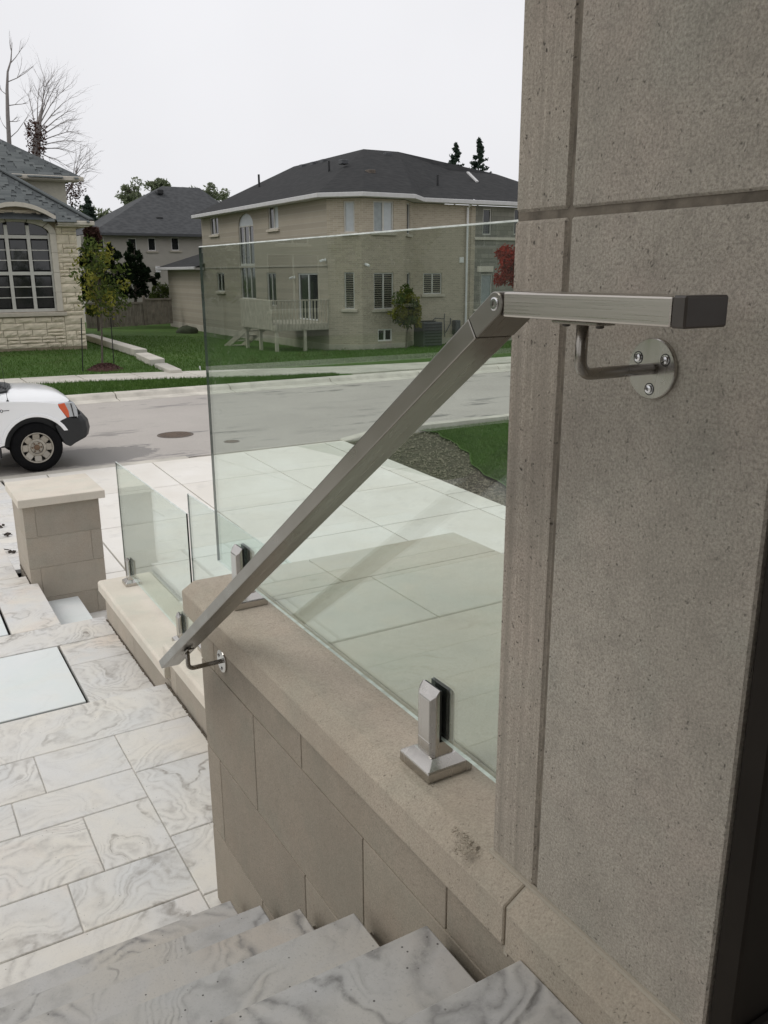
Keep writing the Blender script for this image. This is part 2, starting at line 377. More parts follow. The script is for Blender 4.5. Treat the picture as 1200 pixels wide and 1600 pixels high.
def asphalt():
    t = NT('asphalt'); v = t.pos(); vs2 = t.pos((.30, 1.0, 1))
    c = t.mix(t.ramp(t.noise(v, .35, 4), [(.3, 0.0), (.7, 1.0)]), (.40, .368, .335), (.475, .44, .40))
    c = t.mix(t.math('MULTIPLY', t.ramp(t.noise(v, 60, 3), [(.4, 1.0), (.6, 0.0)]), .25), c, (.17, .16, .15))
    wet_shade = t.ramp(t.noise(vs2, 2.0, 8, .72), [(.56, 0.0), (.60, 1.0)])
    gt = t.n('NewGeometry'); sp = t.n('SeparateXYZ'); t.l(gt.outputs['Position'], sp.inputs[0])
    near_ = t.math('SUBTRACT', 1.0, t.math('MULTIPLY', t.math('ABSOLUTE', t.math('SUBTRACT', sp.outputs['Y'], 15.2)), .42), True)
    far_ = t.math('SUBTRACT', 1.0, t.math('MULTIPLY', t.math('ABSOLUTE', t.math('SUBTRACT', sp.outputs['Y'], 20.6)), .8), True)
    wet_shade = t.math('MULTIPLY', wet_shade, t.math('ADD', t.math('ADD', near_, far_, True), .25, True))
    # damp patch merged with the truck's soft shadow, both painted into the road
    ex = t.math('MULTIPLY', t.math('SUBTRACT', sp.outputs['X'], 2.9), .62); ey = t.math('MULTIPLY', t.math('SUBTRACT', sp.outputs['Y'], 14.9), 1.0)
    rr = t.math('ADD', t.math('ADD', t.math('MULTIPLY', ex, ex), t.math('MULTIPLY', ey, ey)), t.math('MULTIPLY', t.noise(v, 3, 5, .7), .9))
    wet_shade = t.math('MAXIMUM', wet_shade, t.ramp(rr, [(.95, .75), (1.25, 0.0)]))
    c = t.mix(t.math('MULTIPLY', wet_shade, .8), c, (.085, .08, .075))
    rg = t.math('SUBTRACT', .62, t.math('MULTIPLY', wet_shade, .27))
    return t.bsdf(c, rg, t.bump(t.noise(v, 120, 3), .4, .004), spec=.3)
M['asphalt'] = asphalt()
M['kerb'] = simple('kerb_concrete', (.52, .49, .43), .85, var=.2, scale=2.5, bump=.004)
M['sidewalk'] = simple('sidewalk_concrete', (.50, .475, .42), .85, var=.15, scale=1.3, bump=.003)
def grass():
    t = NT('lawn_grass'); v = t.pos()
    c = t.mix(t.ramp(t.noise(v, .5, 4), [(.35, 0.0), (.65, 1.0)]), (.048, .098, .022), (.075, .135, .033))
    c = t.mix(t.ramp(t.noise(t.pos((1, 1, .3)), 30, 4, .7), [(.35, 0.0), (.7, .6)]), c, (.075, .125, .035))
    c = t.mix(t.math('MULTIPLY', t.ramp(t.noise(v, 1.6, 5, .65), [(.5, 0.0), (.68, 1.0)]), .5), c, (.085, .10, .035))
    return t.bsdf(c, .9, t.bump(t.noise(v, 40, 4), .8, .03), spec=.15)
M['grass'] = grass()
def blade(name, a, b):
    t = NT(name); v = t.pos()
    c = t.mix(t.ramp(t.noise(v, 9, 3), [(.3, 0.0), (.7, 1.0)]), a, b)
    c = t.mix(t.math('MULTIPLY', t.ramp(t.noise(v, .9, 4), [(.42, 0.0), (.65, 1.0)]), .4), c, tuple(x*.72 for x in a))
    g = t.n('BsdfDiffuse'); t.l(c, g.inputs[0]); tl = t.n('BsdfTranslucent'); t.l(c, tl.inputs[0])
    m = t.n('MixShader'); m.inputs[0].default_value = .3; t.l(g.outputs[0], m.inputs[1]); t.l(tl.outputs[0], m.inputs[2])
    t.l(m.outputs[0], t.out.inputs['Surface']); return t.mat
M['blade'] = blade('grass_blades', (.058, .118, .026), (.108, .182, .048))
M['leaf_yel'] = blade('yellow_green_leaves', (.15, .165, .035), (.29, .27, .055))
M['leaf_grn'] = blade('green_leaves', (.05, .082, .022), (.125, .15, .045))
M['leaf_far'] = blade('distant_leaves', (.15, .18, .11), (.25, .275, .18))  # paled: distant haze and sky glare put into the leaf colour
M['leaf_red'] = blade('red_leaves', (.22, .020, .018), (.40, .055, .035))
M['leaf_mar'] = blade('maroon_leaves', (.075, .042, .036), (.115, .065, .052))
M['needle'] = blade('dark_needles', (.012, .022, .012), (.030, .044, .022))
M['needle_far'] = blade('distant_needles', (.035, .058, .045), (.075, .10, .075))  # needles paled too, with the haze in their colour
M['bark'] = simple('bark', (.10, .085, .07), .95, var=.3, scale=20, bump=.01)
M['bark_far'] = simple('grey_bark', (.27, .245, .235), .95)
M['mulch'] = simple('red_mulch', (.060, .026, .022), .95, var=.5, scale=30, bump=.02, bscale=40)
M['soil'] = simple('gravel_soil', (.075, .06, .046), .95, var=.45, scale=9, bump=.02, bscale=50)
M['pebble'] = simple('pebbles', (.18, .155, .12), .85, var=.4, scale=14)
M['darksoil'] = simple('dark_soil', (.035, .027, .02), .95, var=.4, scale=20, bump=.02)
M['wood'] = simple('weathered_wood', (.20, .175, .145), .9, var=.3, scale=3, rnd=30)
M['deckwood'] = simple('deck_wood', (.43, .395, .33), .85, var=.2, scale=3, rnd=30)
M['white'] = simple('white_paint', (.72, .72, .72), .5, var=.05)
M['frame'] = simple('window_frame_paint', (.50, .49, .45), .6, var=.06)
M['framew'] = simple('white_window_frame', (.70, .69, .66), .5, var=.05)
M['gutter'] = simple('white_gutter', (.52, .515, .51), .5, var=.06)
M['wire'] = simple('black_stake', (.02, .022, .018), .6)
def pane(name, col, rough=.06):
    t = NT(name); return t.bsdf(col, rough, spec=.7)
M['pane'] = pane('dark_pane', (.018, .02, .02))
M['pane_lit'] = simple('blind_pane', (.42, .45, .46), .35, spec=.6, var=.06)
M['pane_blue'] = simple('curtained_pane', (.26, .29, .29), .3, spec=.6)
def brickwall(name, a, b, mort, sx, sy, rot):
    t = NT(name); g = t.n('NewGeometry'); mp = t.n('Mapping'); mp.inputs['Rotation'].default_value = rot
    t.l(g.outputs['Position'], mp.inputs['Vector'])
    bt = t.n('TexBrick'); bt.inputs['Scale'].default_value = 1; bt.inputs['Brick Width'].default_value = sx; bt.inputs['Row Height'].default_value = sy
    bt.inputs['Mortar Size'].default_value = .008; bt.inputs['Color1'].default_value = (*a, 1); bt.inputs['Color2'].default_value = (*b, 1)
    bt.inputs['Mortar'].default_value = (*mort, 1); t.l(mp.outputs[0], bt.inputs['Vector'])
    v = t.pos(); f = t.noise(v, 1.2, 5)
    c = t.mix(t.math('MULTIPLY', t.ramp(f, [(.4, 0.0), (.7, 1.0)]), .25), bt.outputs['Color'], tuple(x*.7 for x in a))
    return t.bsdf(c, .9, t.bump(bt.outputs['Fac'], -.5, .006), spec=.2)
# the wall that runs along Y needs (y,z) as its brick plane; walls along X need (x,z)
M['brick_y'] = brickwall('tan_brick_side', (.385, .345, .28), (.31, .278, .225), (.41, .38, .325), .22, .075, (R(90), 0, R(90)))  # one brick, side copy darker than front: facing shade painted into colour
M['brick_x'] = brickwall('tan_brick_front', (.43, .375, .295), (.345, .302, .235), (.46, .42, .35), .22, .075, (R(90), 0, 0))
M['stone_x'] = brickwall('grey_stone_cladding', (.27, .262, .225), (.19, .186, .16), (.15, .145, .125), .42, .20, (R(90), 0, 0))
M['stucco'] = simple('taupe_stucco', (.40, .375, .335), .9, var=.06, scale=2, bump=.003)
M['cream'] = simple('cream_stucco', (.50, .475, .405), .9, var=.06)
M['found'] = simple('concrete_foundation', (.40, .37, .31), .9, var=.15, scale=2)
M['precast'] = simple('precast_trim', (.55, .51, .44), .85, var=.07)
M['stucco_sill'] = simple('stone_sill', (.46, .42, .35), .85, var=.07)
M['ashlar'] = simple('buff_ashlar', (.63, .565, .44), .9, var=.14, scale=2.2, bump=.02, bscale=14, rnd=50)
M['ashlar_mortar'] = simple('ashlar_mortar', (.26, .22, .155), .95)
def roofmat(name, a, b, sx=.32, sy=.14):
    t = NT(name); g = t.n('NewGeometry'); v = t.pos()
    f = t.n('TexVoronoi'); f.inputs['Scale'].default_value = 1
    mp = t.pos((1/sx, 1/sx, 1/sy*.9)); t.l(mp, f.inputs['Vector'])
    c = t.mix(f.outputs['Distance'], a, b)
    c = t.mix(t.math('MULTIPLY', t.noise(v, 55, 3), .35), c, tuple(x*.6 for x in a))
    return t.bsdf(c, .92, t.bump(f.outputs['Distance'], .4, .02), spec=.15)
M['roof_dark'] = roofmat('charcoal_shingles', (.024, .025, .026), (.046, .046, .046))
M['roof_grey'] = roofmat('grey_shingles', (.055, .057, .06), (.10, .103, .106))
M['roof_stone'] = simple('blue_grey_shingle_base', (.07, .078, .08), .9)
def shingle():
    t = NT('blue_grey_shingle'); oi = t.n('ObjectInfo'); v = t.pos()
    c = t.ramp(oi.outputs['Random'], [(0.0, (.088, .098, .10)), (.5, (.115, .127, .127)), (1.0, (.145, .157, .156))])
    c = t.mix(t.math('MULTIPLY', t.noise(v, 30, 3), .4), c, (.07, .075, .075))
    return t.bsdf(c, .9, spec=.15)
M['shingle'] = shingle()
M['paint'] = NT('truck_white_paint').bsdf((.84, .845, .85), .22, spec=.5, Coat_Weight=.5, Coat_Roughness=.05)
M['trim'] = simple('black_plastic', (.018, .019, .02), .5, var=.1)
M['tyre'] = simple('tyre_rubber', (.008, .008, .0085), 1.0, var=.2, spec=.1, bump=.004)
M['rim'] = simple('steel_wheel', (.36, .335, .29), .42, metal=.75, var=.1)
M['rust'] = simple('hub', (.12, .075, .045), .7, var=.4)
M['orange'] = NT('amber_lens').bsdf((.62, .10, .03), .15, spec=.6)
M['lens'] = NT('headlight_lens').bsdf((.42, .44, .46), .08, spec=.8, metal=.35)
M['chrome'] = NT('chrome').bsdf((.6, .6, .6), .15, metal=1)
M['iron'] = simple('cast_iron', (.115, .095, .078), .8, var=.3, scale=20)
M['grey_paint'] = simple('grey_metal_unit', (.07, .073, .078), .6)
M['doordark'] = simple('dark_bronze_frame', (.020, .0165, .0130), .7, spec=.15, var=.12, scale=12)
M['housewall'] = limestone('porch_wall_stone', (.30, .27, .23), (.36, .32, .27), (.34, .29, .25), pit=.3)
M['soffit'] = simple('porch_soffit', (.20, .17, .14), .8)
M['boulder'] = simple('boulder', (.045, .055, .03), .95, var=.3, bump=.02)
M['sign'] = simple('plate', (.68, .68, .66), .5)

# ================================================================== SETTING
Z_ST = -3.02                    # street
def drive_z(y): return -2.985+.029*(y-13.78)
def ground_z(x, y):
    # far side lawns behind the sidewalk
    z = -2.86
    if y > 26:
        t = min(1, (y-26)/8); z = -2.86+(-.02-.30*min(1, max(0, (x-8)/7)))*t
        z += .12*t*max(0, min(1, (9-x)/3))
    return z
# one ground sheet to the horizon, dipping below the street
gx = [-400, -120, -60, -30, -16, -8, -2, 2, 5, 7, 8.5, 10, 13, 16, 20, 26, 40, 70, 130, 400]
gy = [26.0, 27.5, 30, 32, 34, 38, 44, 52, 60, 80, 120, 200, 600]
mb = MB(); mb.v = [(x, y, ground_z(x, y)-.01) for y in gy for x in gx]
nx = len(gx)
mb.f = [(j*nx+i, j*nx+i+1, (j+1)*nx+i+1, (j+1)*nx+i) for j in range(len(gy)-1) for i in range(nx-1)]; mb.m = [0]*len(mb.f)
lawn = tag(mb.build('far_lawn', M['grass'], smooth=True), kind='structure')
tag(MB().box(-400, 400, -400, 26.2, -3.7, -3.4).build('ground', M['soil']), kind='structure')
# street
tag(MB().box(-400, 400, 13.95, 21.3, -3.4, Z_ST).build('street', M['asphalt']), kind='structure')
# kerbs: far one with a gutter pan, pieces 3 m long
kf = tag(MB().box(-400, 400, 21.28, 22.3, -3.4, -3.05).build('far_kerb', M['kerb']), kind='structure')
prof = [(21.2, -3.3), (21.2, -3.012), (21.58, -2.985), (21.66, -2.90), (21.72, -2.875), (21.92, -2.865), (21.92, -3.3)]
for i in range(-10, 16):
    x0 = 8.05+i*3.0
    MB().prism(prof, 0, x0+.012, x0+2.988).build('kerb_stone', M['kerb'], kf, bevel=.006)
# grass strip between kerb and sidewalk, tapering out, then sidewalk bays
def sw_near(x): return float(np.interp(x, [-40, 2, 4.4, 7, 9.3, 12, 40], [24.8, 24.75, 24.6, 23.9, 22.9, 22.2, 21.95]))
def sw_far(x): return float(np.interp(x, [-40, 2, 4.7, 7.5, 10, 13, 16, 40], [26.4, 26.35, 26.2, 25.6, 24.8, 24.0, 23.65, 23.6]))
xs = [-40, -20, -8, -2, 1, 3, 4.4, 5.5, 7, 8, 9.3, 10.5, 12]
mb = MB()
for a, b in zip(xs[:-1], xs[1:]):
    mb.poly([(a, 21.9, -2.875), (b, 21.9, -2.875), (b, sw_near(b), -2.865), (a, sw_near(a), -2.865)])
    mb.poly([(a, 21.9, -3.3), (b, 21.9, -3.3), (b, 21.9, -2.875), (a, 21.9, -2.875)])
verge = tag(mb.build('grass_verge', M['grass'], fix=False), kind='structure')
swk = tag(MB().box(-40, 40, 22.0, 23.6, -3.4, -3.0).build('sidewalk', M['sidewalk']), kind='structure')
e = -40.0
while e < 40:
    a, b = e+.015, e+1.485
    pts = [(a, sw_near(a), -2.852), (b, sw_near(b), -2.852), (b, sw_far(b), -2.852), (a, sw_far(a), -2.852)]
    MB().slab(pts, (0, 0, 1), .12).build('paving_bay', M['sidewalk'], swk, bevel=.012)
    e += 1.5
mb = MB()
for a, b in zip(xs[:-1]+[12, 16, 26], xs[1:]+[16, 26, 40]):
    mb.poly([(a, sw_far(a), -2.868), (b, sw_far(b), -2.868), (b, 26.6, -2.865), (a, 26.6, -2.865)])
tag(mb.build('front_lawn_edge', M['grass'], fix=False), kind='structure')

# near side: driveway slabs on a bed
bed = MB(); bed.poly([(1.2, 5.0, drive_z(5)-.09), (7.2, 5.0, drive_z(5)-.09), (7.2, 13.74, drive_z(13.74)-.05), (1.2, 13.74, drive_z(13.74)-.05)])
dw = tag(bed.build('driveway', M['gap'], fix=False), kind='structure')
def dslab(x0, x1, y0, y1, g=.009, zf=drive_z, m='drive', par=None, name='paving_slab', th=.04):
    a, b, c, d = x0+g, x1-g, y0+g, y1-g
    MB().slab([(a, c, zf(c)), (b, c, zf(c)), (b, d, zf(d)), (a, d, zf(d))], (0, 0, 1), th).build(name, M[m], par, bevel=.004)
ex = [1.40, 2.04, 3.68, 5.275, 6.835]; ey = [4.25, 5.83, 7.42, 9.0, 10.56, 12.15, 13.70]
for i in range(4):
    for j in range(6): dslab(ex[i], ex[i+1], ey[j], ey[j+1], par=dw)
y = 5.0
while y < 13.6:
    dslab(6.84, 7.245, y, min(y+.80, 13.7), par=dw); y += .80
# gutter and near kerb
kn = tag(MB().box(-60, 60, 13.72, 14.02, -3.5, -3.035).build('near_gutter', M['kerb']), kind='structure')
for i in range(-14, 16):
    x0 = 1.35+i*3.0
    if x0+3 < 7.3: MB().box(x0+.008, x0+2.992, 13.715, 13.985, -3.3, -3.0).build('kerb_stone', M['kerb'], kn, bevel=.008)
prof = [(13.72, -3.3), (13.72, -2.87), (13.90, -2.86), (13.95, -2.90), (13.98, -3.0), (14.03, -3.02), (14.03, -3.3)]
MB().add([(7.30, 13.72, -3.3), (7.30, 13.985, -3.3), (7.30, 13.985, -3.0), (7.30, 13.72, -2.99), (8.1, 13.72, -3.3), (8.1, 14.0, -3.3), (8.1, 13.93, -2.87), (8.1, 13.72, -2.87)],
         [(0,1,2,3), (4,7,6,5), (0,4,5,1), (1,5,6,2), (2,6,7,3), (3,7,4,0)]).build('kerb_ramp', M['kerb'], kn, bevel=.02)
for i in range(0, 12):
    x0 = 8.1+i*3.0
    MB().prism(prof, 0, x0+.01, x0+2.99).build('kerb_stone', M['kerb'], kn, bevel=.006)
# gravel strip beside driveway, dark soil and right lawn
mb = MB(); n = 26
edge = []
for i in range(n+1):
    y = 5+8.72*i/n
    # ragged turf edge
    xe = float(np.interp(y, [5, 9.0, 9.6, 10.1, 10.76, 11.1, 12.3, 12.9, 13.4, 13.72], [7.5, 7.62, 7.75, 7.92, 8.11, 8.28, 8.85, 9.0, 9.05, 8.9]))+.05*math.sin(i*2.3)+.04*math.sin(i*5.1)
    edge.append((xe, y))
def gz(y): return drive_z(y)-.05
for i in range(n):
    (xa, ya), (xb, yb) = edge[i], edge[i+1]
    mb.poly([(7.2, ya, gz(ya)), (xa+.2, ya, gz(ya)+.03), (xb+.2, yb, gz(yb)+.03), (7.2, yb, gz(yb))])
tag(mb.build('gravel_bed', M['soil'], fix=False), kind='structure')
mb = MB()
for i in range(n):
    (xa, ya), (xb, yb) = edge[i], edge[i+1]
    h = .075
    mb.poly([(xa, ya, gz(ya)+h), (40, ya, -2.82), (40, yb, -2.82), (xb, yb, gz(yb)+h)])
    mb.cur = 1; mb.poly([(xa, ya, gz(ya)-.05), (xa+.05, ya, gz(ya)+h), (xb+.05, yb, gz(yb)+h), (xb, yb, gz(yb)-.05)]); mb.cur = 0
tag(mb.build('side_lawn', [M['grass'], M['darksoil']], fix=False), kind='structure')
# pebbles (uncountable)
V = []; Fc = []
rng = np.random.RandomState(3)
for i in range(2600):
    y = rng.uniform(7.5, 13.7); xe = np.interp(y, [q[1] for q in edge], [q[0] for q in edge]); x = 7.27+(xe-7.27)*rng.uniform(0, 1)**1.0
    s = rng.uniform(.008, .022)*(2.0 if rng.rand() < .05 else 1)
    c = np.array([x, y, gz(y)+.01+.03*(x-7.2)/1.2]); b = len(V)
    o = rng.normal(0, .25, (6, 3))*s
    V += [c+o[0]+(s, 0, 0), c+o[1]+(0, s, 0), c+o[2]-(s, 0, 0), c+o[3]-(0, s, 0), c+o[4]+(0, 0, s*.8), c-(0, 0, s*.8)]
    Fc += [(b, b+1, b+4), (b+1, b+2, b+4), (b+2, b+3, b+4), (b+3, b, b+4)]
tag(np_obj('gravel', V, Fc, M['pebble']), 'loose grey gravel along the driveway edge', 'gravel', kind='stuff')
def blades(name, label, sampler, n, h, w, mat):
    rng = np.random.RandomState(len(name))
    P = sampler(rng, n); n = len(P); th = rng.uniform(0, 6.283, n); hh = h*rng.uniform(.5, 1.2, n); ww = w*rng.uniform(.7, 1.2, n)
    lean = rng.normal(0, .45, (n, 2))*hh[:, None]
    dx = np.cos(th)*ww; dy = np.sin(th)*ww
    V = np.empty((n, 3, 3)); V[:, 0] = P; V[:, 1] = P; V[:, 0, 0] -= dx; V[:, 0, 1] -= dy; V[:, 1, 0] += dx; V[:, 1, 1] += dy
    V[:, 2] = P; V[:, 2, 0] += lean[:, 0]; V[:, 2, 1] += lean[:, 1]; V[:, 2, 2] += hh
    o = np_obj(name, V.reshape(-1, 3), np.arange(3*n).reshape(-1, 3), mat)
    return tag(o, label, 'grass', kind='stuff')
def s_side(rng, n):
    y = rng.uniform(7.5, 13.68, n); xe = np.interp(y, [q[1] for q in edge], [q[0] for q in edge])
    x = xe+.03+(14.5-xe)*rng.uniform(0, 1, n)**1.2
    z0 = drive_z(y)-.05+.075
    z = z0+(-2.82-z0)*(x-xe)/(40-xe)
    return np.stack([x, y, z-.005], 1)
blades('side_lawn_grass', 'short mown grass right of the driveway behind the gravel strip', s_side, 90000, .055, .004, M['blade'])
def s_far(rng, n):
    x = rng.uniform(-2, 24, n); y = 25+rng.uniform(0, 1, n)**1.5*19
    k = y > np.array([sw_far(q) for q in x])+.03; x = x[k]; y = y[k]
    z = np.array([ground_z(a, b) if b > 26 else -2.868 for a, b in zip(x, y)])
    return np.stack([x, y, z-.012], 1)
blades('far_lawn_grass', 'mown lawn grass in front of the houses over the road', s_far, 70000, .085, .010, M['blade'])
def s_verge(rng, n):
    x = rng.uniform(-3, 11.5, n); a = np.array([sw_near(q) for q in x]); y = 21.93+(a-21.96)*rng.uniform(0, 1, n)
    return np.stack([x, y, np.full(n, -2.875)], 1)
blades('verge_grass', 'grass verge strip between kerb and sidewalk', s_verge, 22000, .09, .009, M['blade'])

# ================================================================== LANDINGS AND STEPS
L1, L2 = -2.13, -2.27
ld = tag(MB().box(-2.6, 1.105, .9, 4.16, -3.4, L1-.006).build('landing', M['joint']), kind='structure')
def slab(x0, x1, y0, y1, z, par, g=.0022, m='marble', th=.04, bev=.003):
    return MB().box(x0+g, x1-g, y0+g, y1-g, z-th, z).build('paving_slab', M[m], par, bevel=bev, fix=False)
for (y0, y1, js) in ((3.79, 4.19, [-2.6, -1.5, -.35, 1.108]), (3.46, 3.79, [-2.6, -1.7, -1.0, -.35, .37, .735]), (3.21, 3.46, [-2.6, -1.9, -1.2, -.5, .23, .735]),
                     (2.83, 3.21, [-2.6, -1.6, -.9, -.2, .467, .735]), (2.555, 2.83, [-2.6, -1.8, -1.1, -.35, .333, .735]), (2.0, 2.555, [-2.6, -1.5, -.8, -.05, .735])):
    for a, b in zip(js[:-1], js[1:]): slab(a, b, y0, y1, L1, ld)
for y0, y1 in ((3.42, 3.79), (2.905, 3.42), (2.52, 2.905), (2.2, 2.52)):
    slab(.735, 1.105, y0, y1, L1, ld)
lw = tag(MB().box(-2.6, 1.112, 4.1, 5.63, -3.4, L2-.06).build('lower_landing', M['gap']), kind='structure')
MB().box(-2.6, .70, 5.63, 7.89, -3.4, L2-.061).build('bed', M['gap'], lw, fix=False)
MB().box(.70, .825, 5.60, 6.64, -3.4, L2-.062).build('bed', M['gap'], lw, fix=False)
for y0, y1 in ((4.1, 4.985), (4.985, 5.327)): slab(.752, 1.112, y0, y1, L2, lw)
for a, b in ((-2.6, -.62), (-.62, .742)): slab(a, b, 4.478, 5.324, L2, lw, .005, 'panel')
for a, b in ((-2.6, -.2), (-.2, 1.114)): slab(a, b, 5.33, 5.668, L2, lw)
for a, b in ((-2.6, -.7), (-.7, .505)): slab(a, b, 5.675, 6.81, L2, lw, .006, 'panel')
slab(.517, .832, 5.668, 6.60, L2, lw); slab(.517, .78, 6.603, 6.81, L2, lw)
for a, b, c, d in ((-.2, .729, 6.813, 7.13), (-.2, .729, 7.13, 7.9), (-2.6, -.2, 6.813, 7.9)): slab(a, b, c, d, L2, lw)
# flight of side steps down to the driveway
ss = empty('side_steps', (1.2, 6.1, -3.2), 'pale stone side steps descending beside the square gate pillar', 'steps')
for i, (x0, x1) in enumerate(((.80, 1.11), (1.08, 1.39), (1.36, 1.67), (1.64, 1.95))):
    z = -2.43-.16*i
    MB().box(x0, x1, 5.672, 6.594, z-.14, z).build('tread', M['panel' if i == 0 else 'marble'], ss, bevel=.004, fix=False)
    if i: MB().box(x0, x1-.02, 6.594, 6.62, z-.14, z-.004).build('tread', M['marble'], ss, fix=False)
# path left of the pillar down to the street
def path_z(y): return -2.56-.42*(y-7.9)/5.8
pb = tag(MB().slab([(-1.3, 7.92, -2.62), (1.36, 7.2, -2.60), (1.36, 13.72, -3.03), (-1.3, 13.72, -3.03)], (0, 0, 1), .3).build('street_path', M['gap']), kind='structure')
yy = [7.2, 7.9, 8.8, 9.7, 10.6, 11.5, 12.4, 13.1, 13.7]
for j in range(8):
    for a, b in ((-1.3, -.05), (-.05, 1.355)):
        if j == 0 and a < 0: continue
        dslab(max(a, .73) if j == 0 else a, b, yy[j], yy[j+1], par=pb, zf=path_z, m='marble', g=.005)
# leaves on the path
for (px, py) in ((3, 822), (6, 838), (10, 866)):
    p = pZ(-2.66, px, py); q = p*(path_z(p.y)/p.z)
    V = [(q.x+random.uniform(-.09, .09), q.y+random.uniform(-.07, .07), path_z(q.y)+.006+random.uniform(0, .02)) for _ in range(9)]
    mb = MB()
    for v in V:
        s = random.uniform(.012, .03); an = random.uniform(0, 3)
        mb.obox(v, (s*math.cos(an), s*math.sin(an), .004), (-s*.6*math.sin(an), s*.6*math.cos(an), .003), (0, 0, .002))
    tag(mb.build('leaf_litter', M['darksoil']), 'small dark clump of leaf litter on the stone path behind the pillar', 'leaves', 'leaf litter on the stone path', 'stuff')

# main stair flight
SY = [.835, 1.10, 1.388, 1.682, 1.965, 2.235]; SZ = [-1.038, -1.175, -1.362, -1.568, -1.765, -1.945]
sf = empty('stair_flight', (-.9, 1.5, L1), 'grey veined marble stair treads descending beside the stone wall', 'stairs')
mb = MB()
for k in range(6):
    y0 = -2.2 if k == 0 else SY[k-1]-.05
    mb.box(-2.6, .771, y0, SY[k]-.022, -3.3-.001*k, SZ[k]-.052)
mb.build('core', M['darkmortar'], sf, fix=False)
for k in range(6):
    y0 = .02 if k == 0 else SY[k-1]-.021
    for a, b in (((-2.6, -.95), (-.945, .74)) if k else ((-2.6, -.6), (-.595, .74))):
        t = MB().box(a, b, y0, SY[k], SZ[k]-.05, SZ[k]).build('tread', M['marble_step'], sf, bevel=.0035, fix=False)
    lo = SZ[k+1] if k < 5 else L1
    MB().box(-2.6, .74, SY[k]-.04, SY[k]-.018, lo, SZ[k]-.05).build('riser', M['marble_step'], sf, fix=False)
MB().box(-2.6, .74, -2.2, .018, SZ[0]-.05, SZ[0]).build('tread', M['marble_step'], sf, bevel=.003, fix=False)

# ================================================================== STAIR WALL
XW = .775
sw = empty('stair_wall', (.9, 1.7, L1), 'taupe stone block wall with bevelled coping along the stairs', 'wall')
MB().box(XW+.004, .95, -.6, 2.472, -3.3, -1.082).build('mortar_core', M['mortar'], sw, fix=False)
rows = [(-1.198, -1.075, [2.478, 2.349, 1.72, 1.088, .45, -.2]), (-1.512, -1.200, [2.478, 2.04, 1.409, .78, .15, -.4]), (-1.822, -1.514, [2.478, 2.356, 1.724, 1.09, .46, -.2]),
        (-2.128, -1.824, [2.478, 2.04, 1.409, .78, .15, -.3])]
for z0, z1, js in rows:
    for a, b in zip(js[:-1], js[1:]):
        block('block', XW, .93, b+.0018, a-.0018, z0+.0012, z1-.0012, M['wall'], sw, .0015)
cp = [(.781, -.95), (.74, -.976), (.74, -1.050), (.770, -1.0825), (.938, -1.0825), (.938, -.95)]
MB().prism(cp, 1, .881, 2.524).build('coping', M['cap'], sw, bevel=.0025)
pp = [(.790, -.945), (.783, -.95), (.74, -.982), (.74, -1.058), (.770, -1.0825), (.938, -1.0825), (.938, -.945)]
MB().prism(pp, 1, -.6, .876).build('plinth', M['cap'], sw, bevel=.0025)
mb = MB(); mb.prism([(.786, -.952), (.745, -.978), (.745, -1.07), (.9, -1.07), (.9, -.952)], 1, .874, .883); mb.build('coping_joint', M['mortar'], sw)
# mortar crumbs stuck on the coping
for (px, py, rr) in ((714, 1304, .012), (730, 1322, .014), (722, 1332, .010), (735, 1316, .009)):
    p = pZ(-.95, px, py); mb = MB()
    for i in range(26):
        a = random.uniform(0, 6.28); d = rr*1.5*random.random()**.6; s = random.uniform(.0008, .0022)
        mb.obox((p.x+d*math.cos(a)*.7, p.y+d*math.sin(a)*1.5, -.949), (s, s*.3, 0), (-s*.3, s, s*.2), (0, 0, s*.5))
    mb.build('mortar_crumb', M['cap'], sw)
# terrace on top, flush with coping
tr = tag(MB().box(.952, 1.775, -1.6, 2.49, -3.3, -.955).build('terrace', M['terrace']), kind='structure')
for (x0, x1, y0, y1) in ((.940, 1.80, .985, 1.865), (.940, 1.285, 1.869, 2.262), (1.289, 1.80, 1.869, 2.262), (.940, 1.185, 2.266, 2.524), (1.189, 1.80, 2.266, 2.524),
                         (.940, 1.80, -.3, .533), (1.24, 1.80, .535, .983)):
    MB().box(x0+.0005, x1-.0005, y0, y1, -.99, -.951).build('paving_slab', M['terrace'], tr, bevel=.002, fix=False)

# ================================================================== PORCH PILLAR
pil = empty('porch_pillar', (1.0, .75, -.95), 'tall pitted limestone porch pillar with striated edge strip', 'pillar')
MB().box(.7895, 1.215, .545, .968, -.948, 2.2).build('mortar_core', M['pillarmortar'], pil, fix=False)
zz = [-.947, .0665, .0775, 1.09, 1.10, 2.2]
for i in range(3):
    z0, z1 = zz[2*i], zz[2*i+1]
    j = .002 if i else 0
    block('block', .785, 1.22, .536, .8585, z0, z1, M['pillar'], pil, .003)
    block('edge_block', .7855, 1.22, .8655, .972-j, z0, z1, M['strip'], pil, .004)
mb = MB(); mb.bar((.784, .536, -.947), (.784, .974, -.947), .007, .007); mb.build('base_joint', M['mortar'], pil)
pl2 = empty('porch_pillar', (-2.3, .75, -1.04), 'unseen matching limestone pillar added across the stairs to deepen their shade', 'pillar')  # second pillar added out of view to darken the steps
MB().box(-2.49, -2.07, .545, .964, -1.03, 2.2).build('mortar_core', M['darkmortar'], pl2, fix=False)
for i, (z0, z1) in enumerate(((-1.03, .0665), (.0775, 1.09), (1.10, 2.2))): block('block', -2.5, -2.06, .536, .972, z0, z1, M['pillar'], pl2, .003)
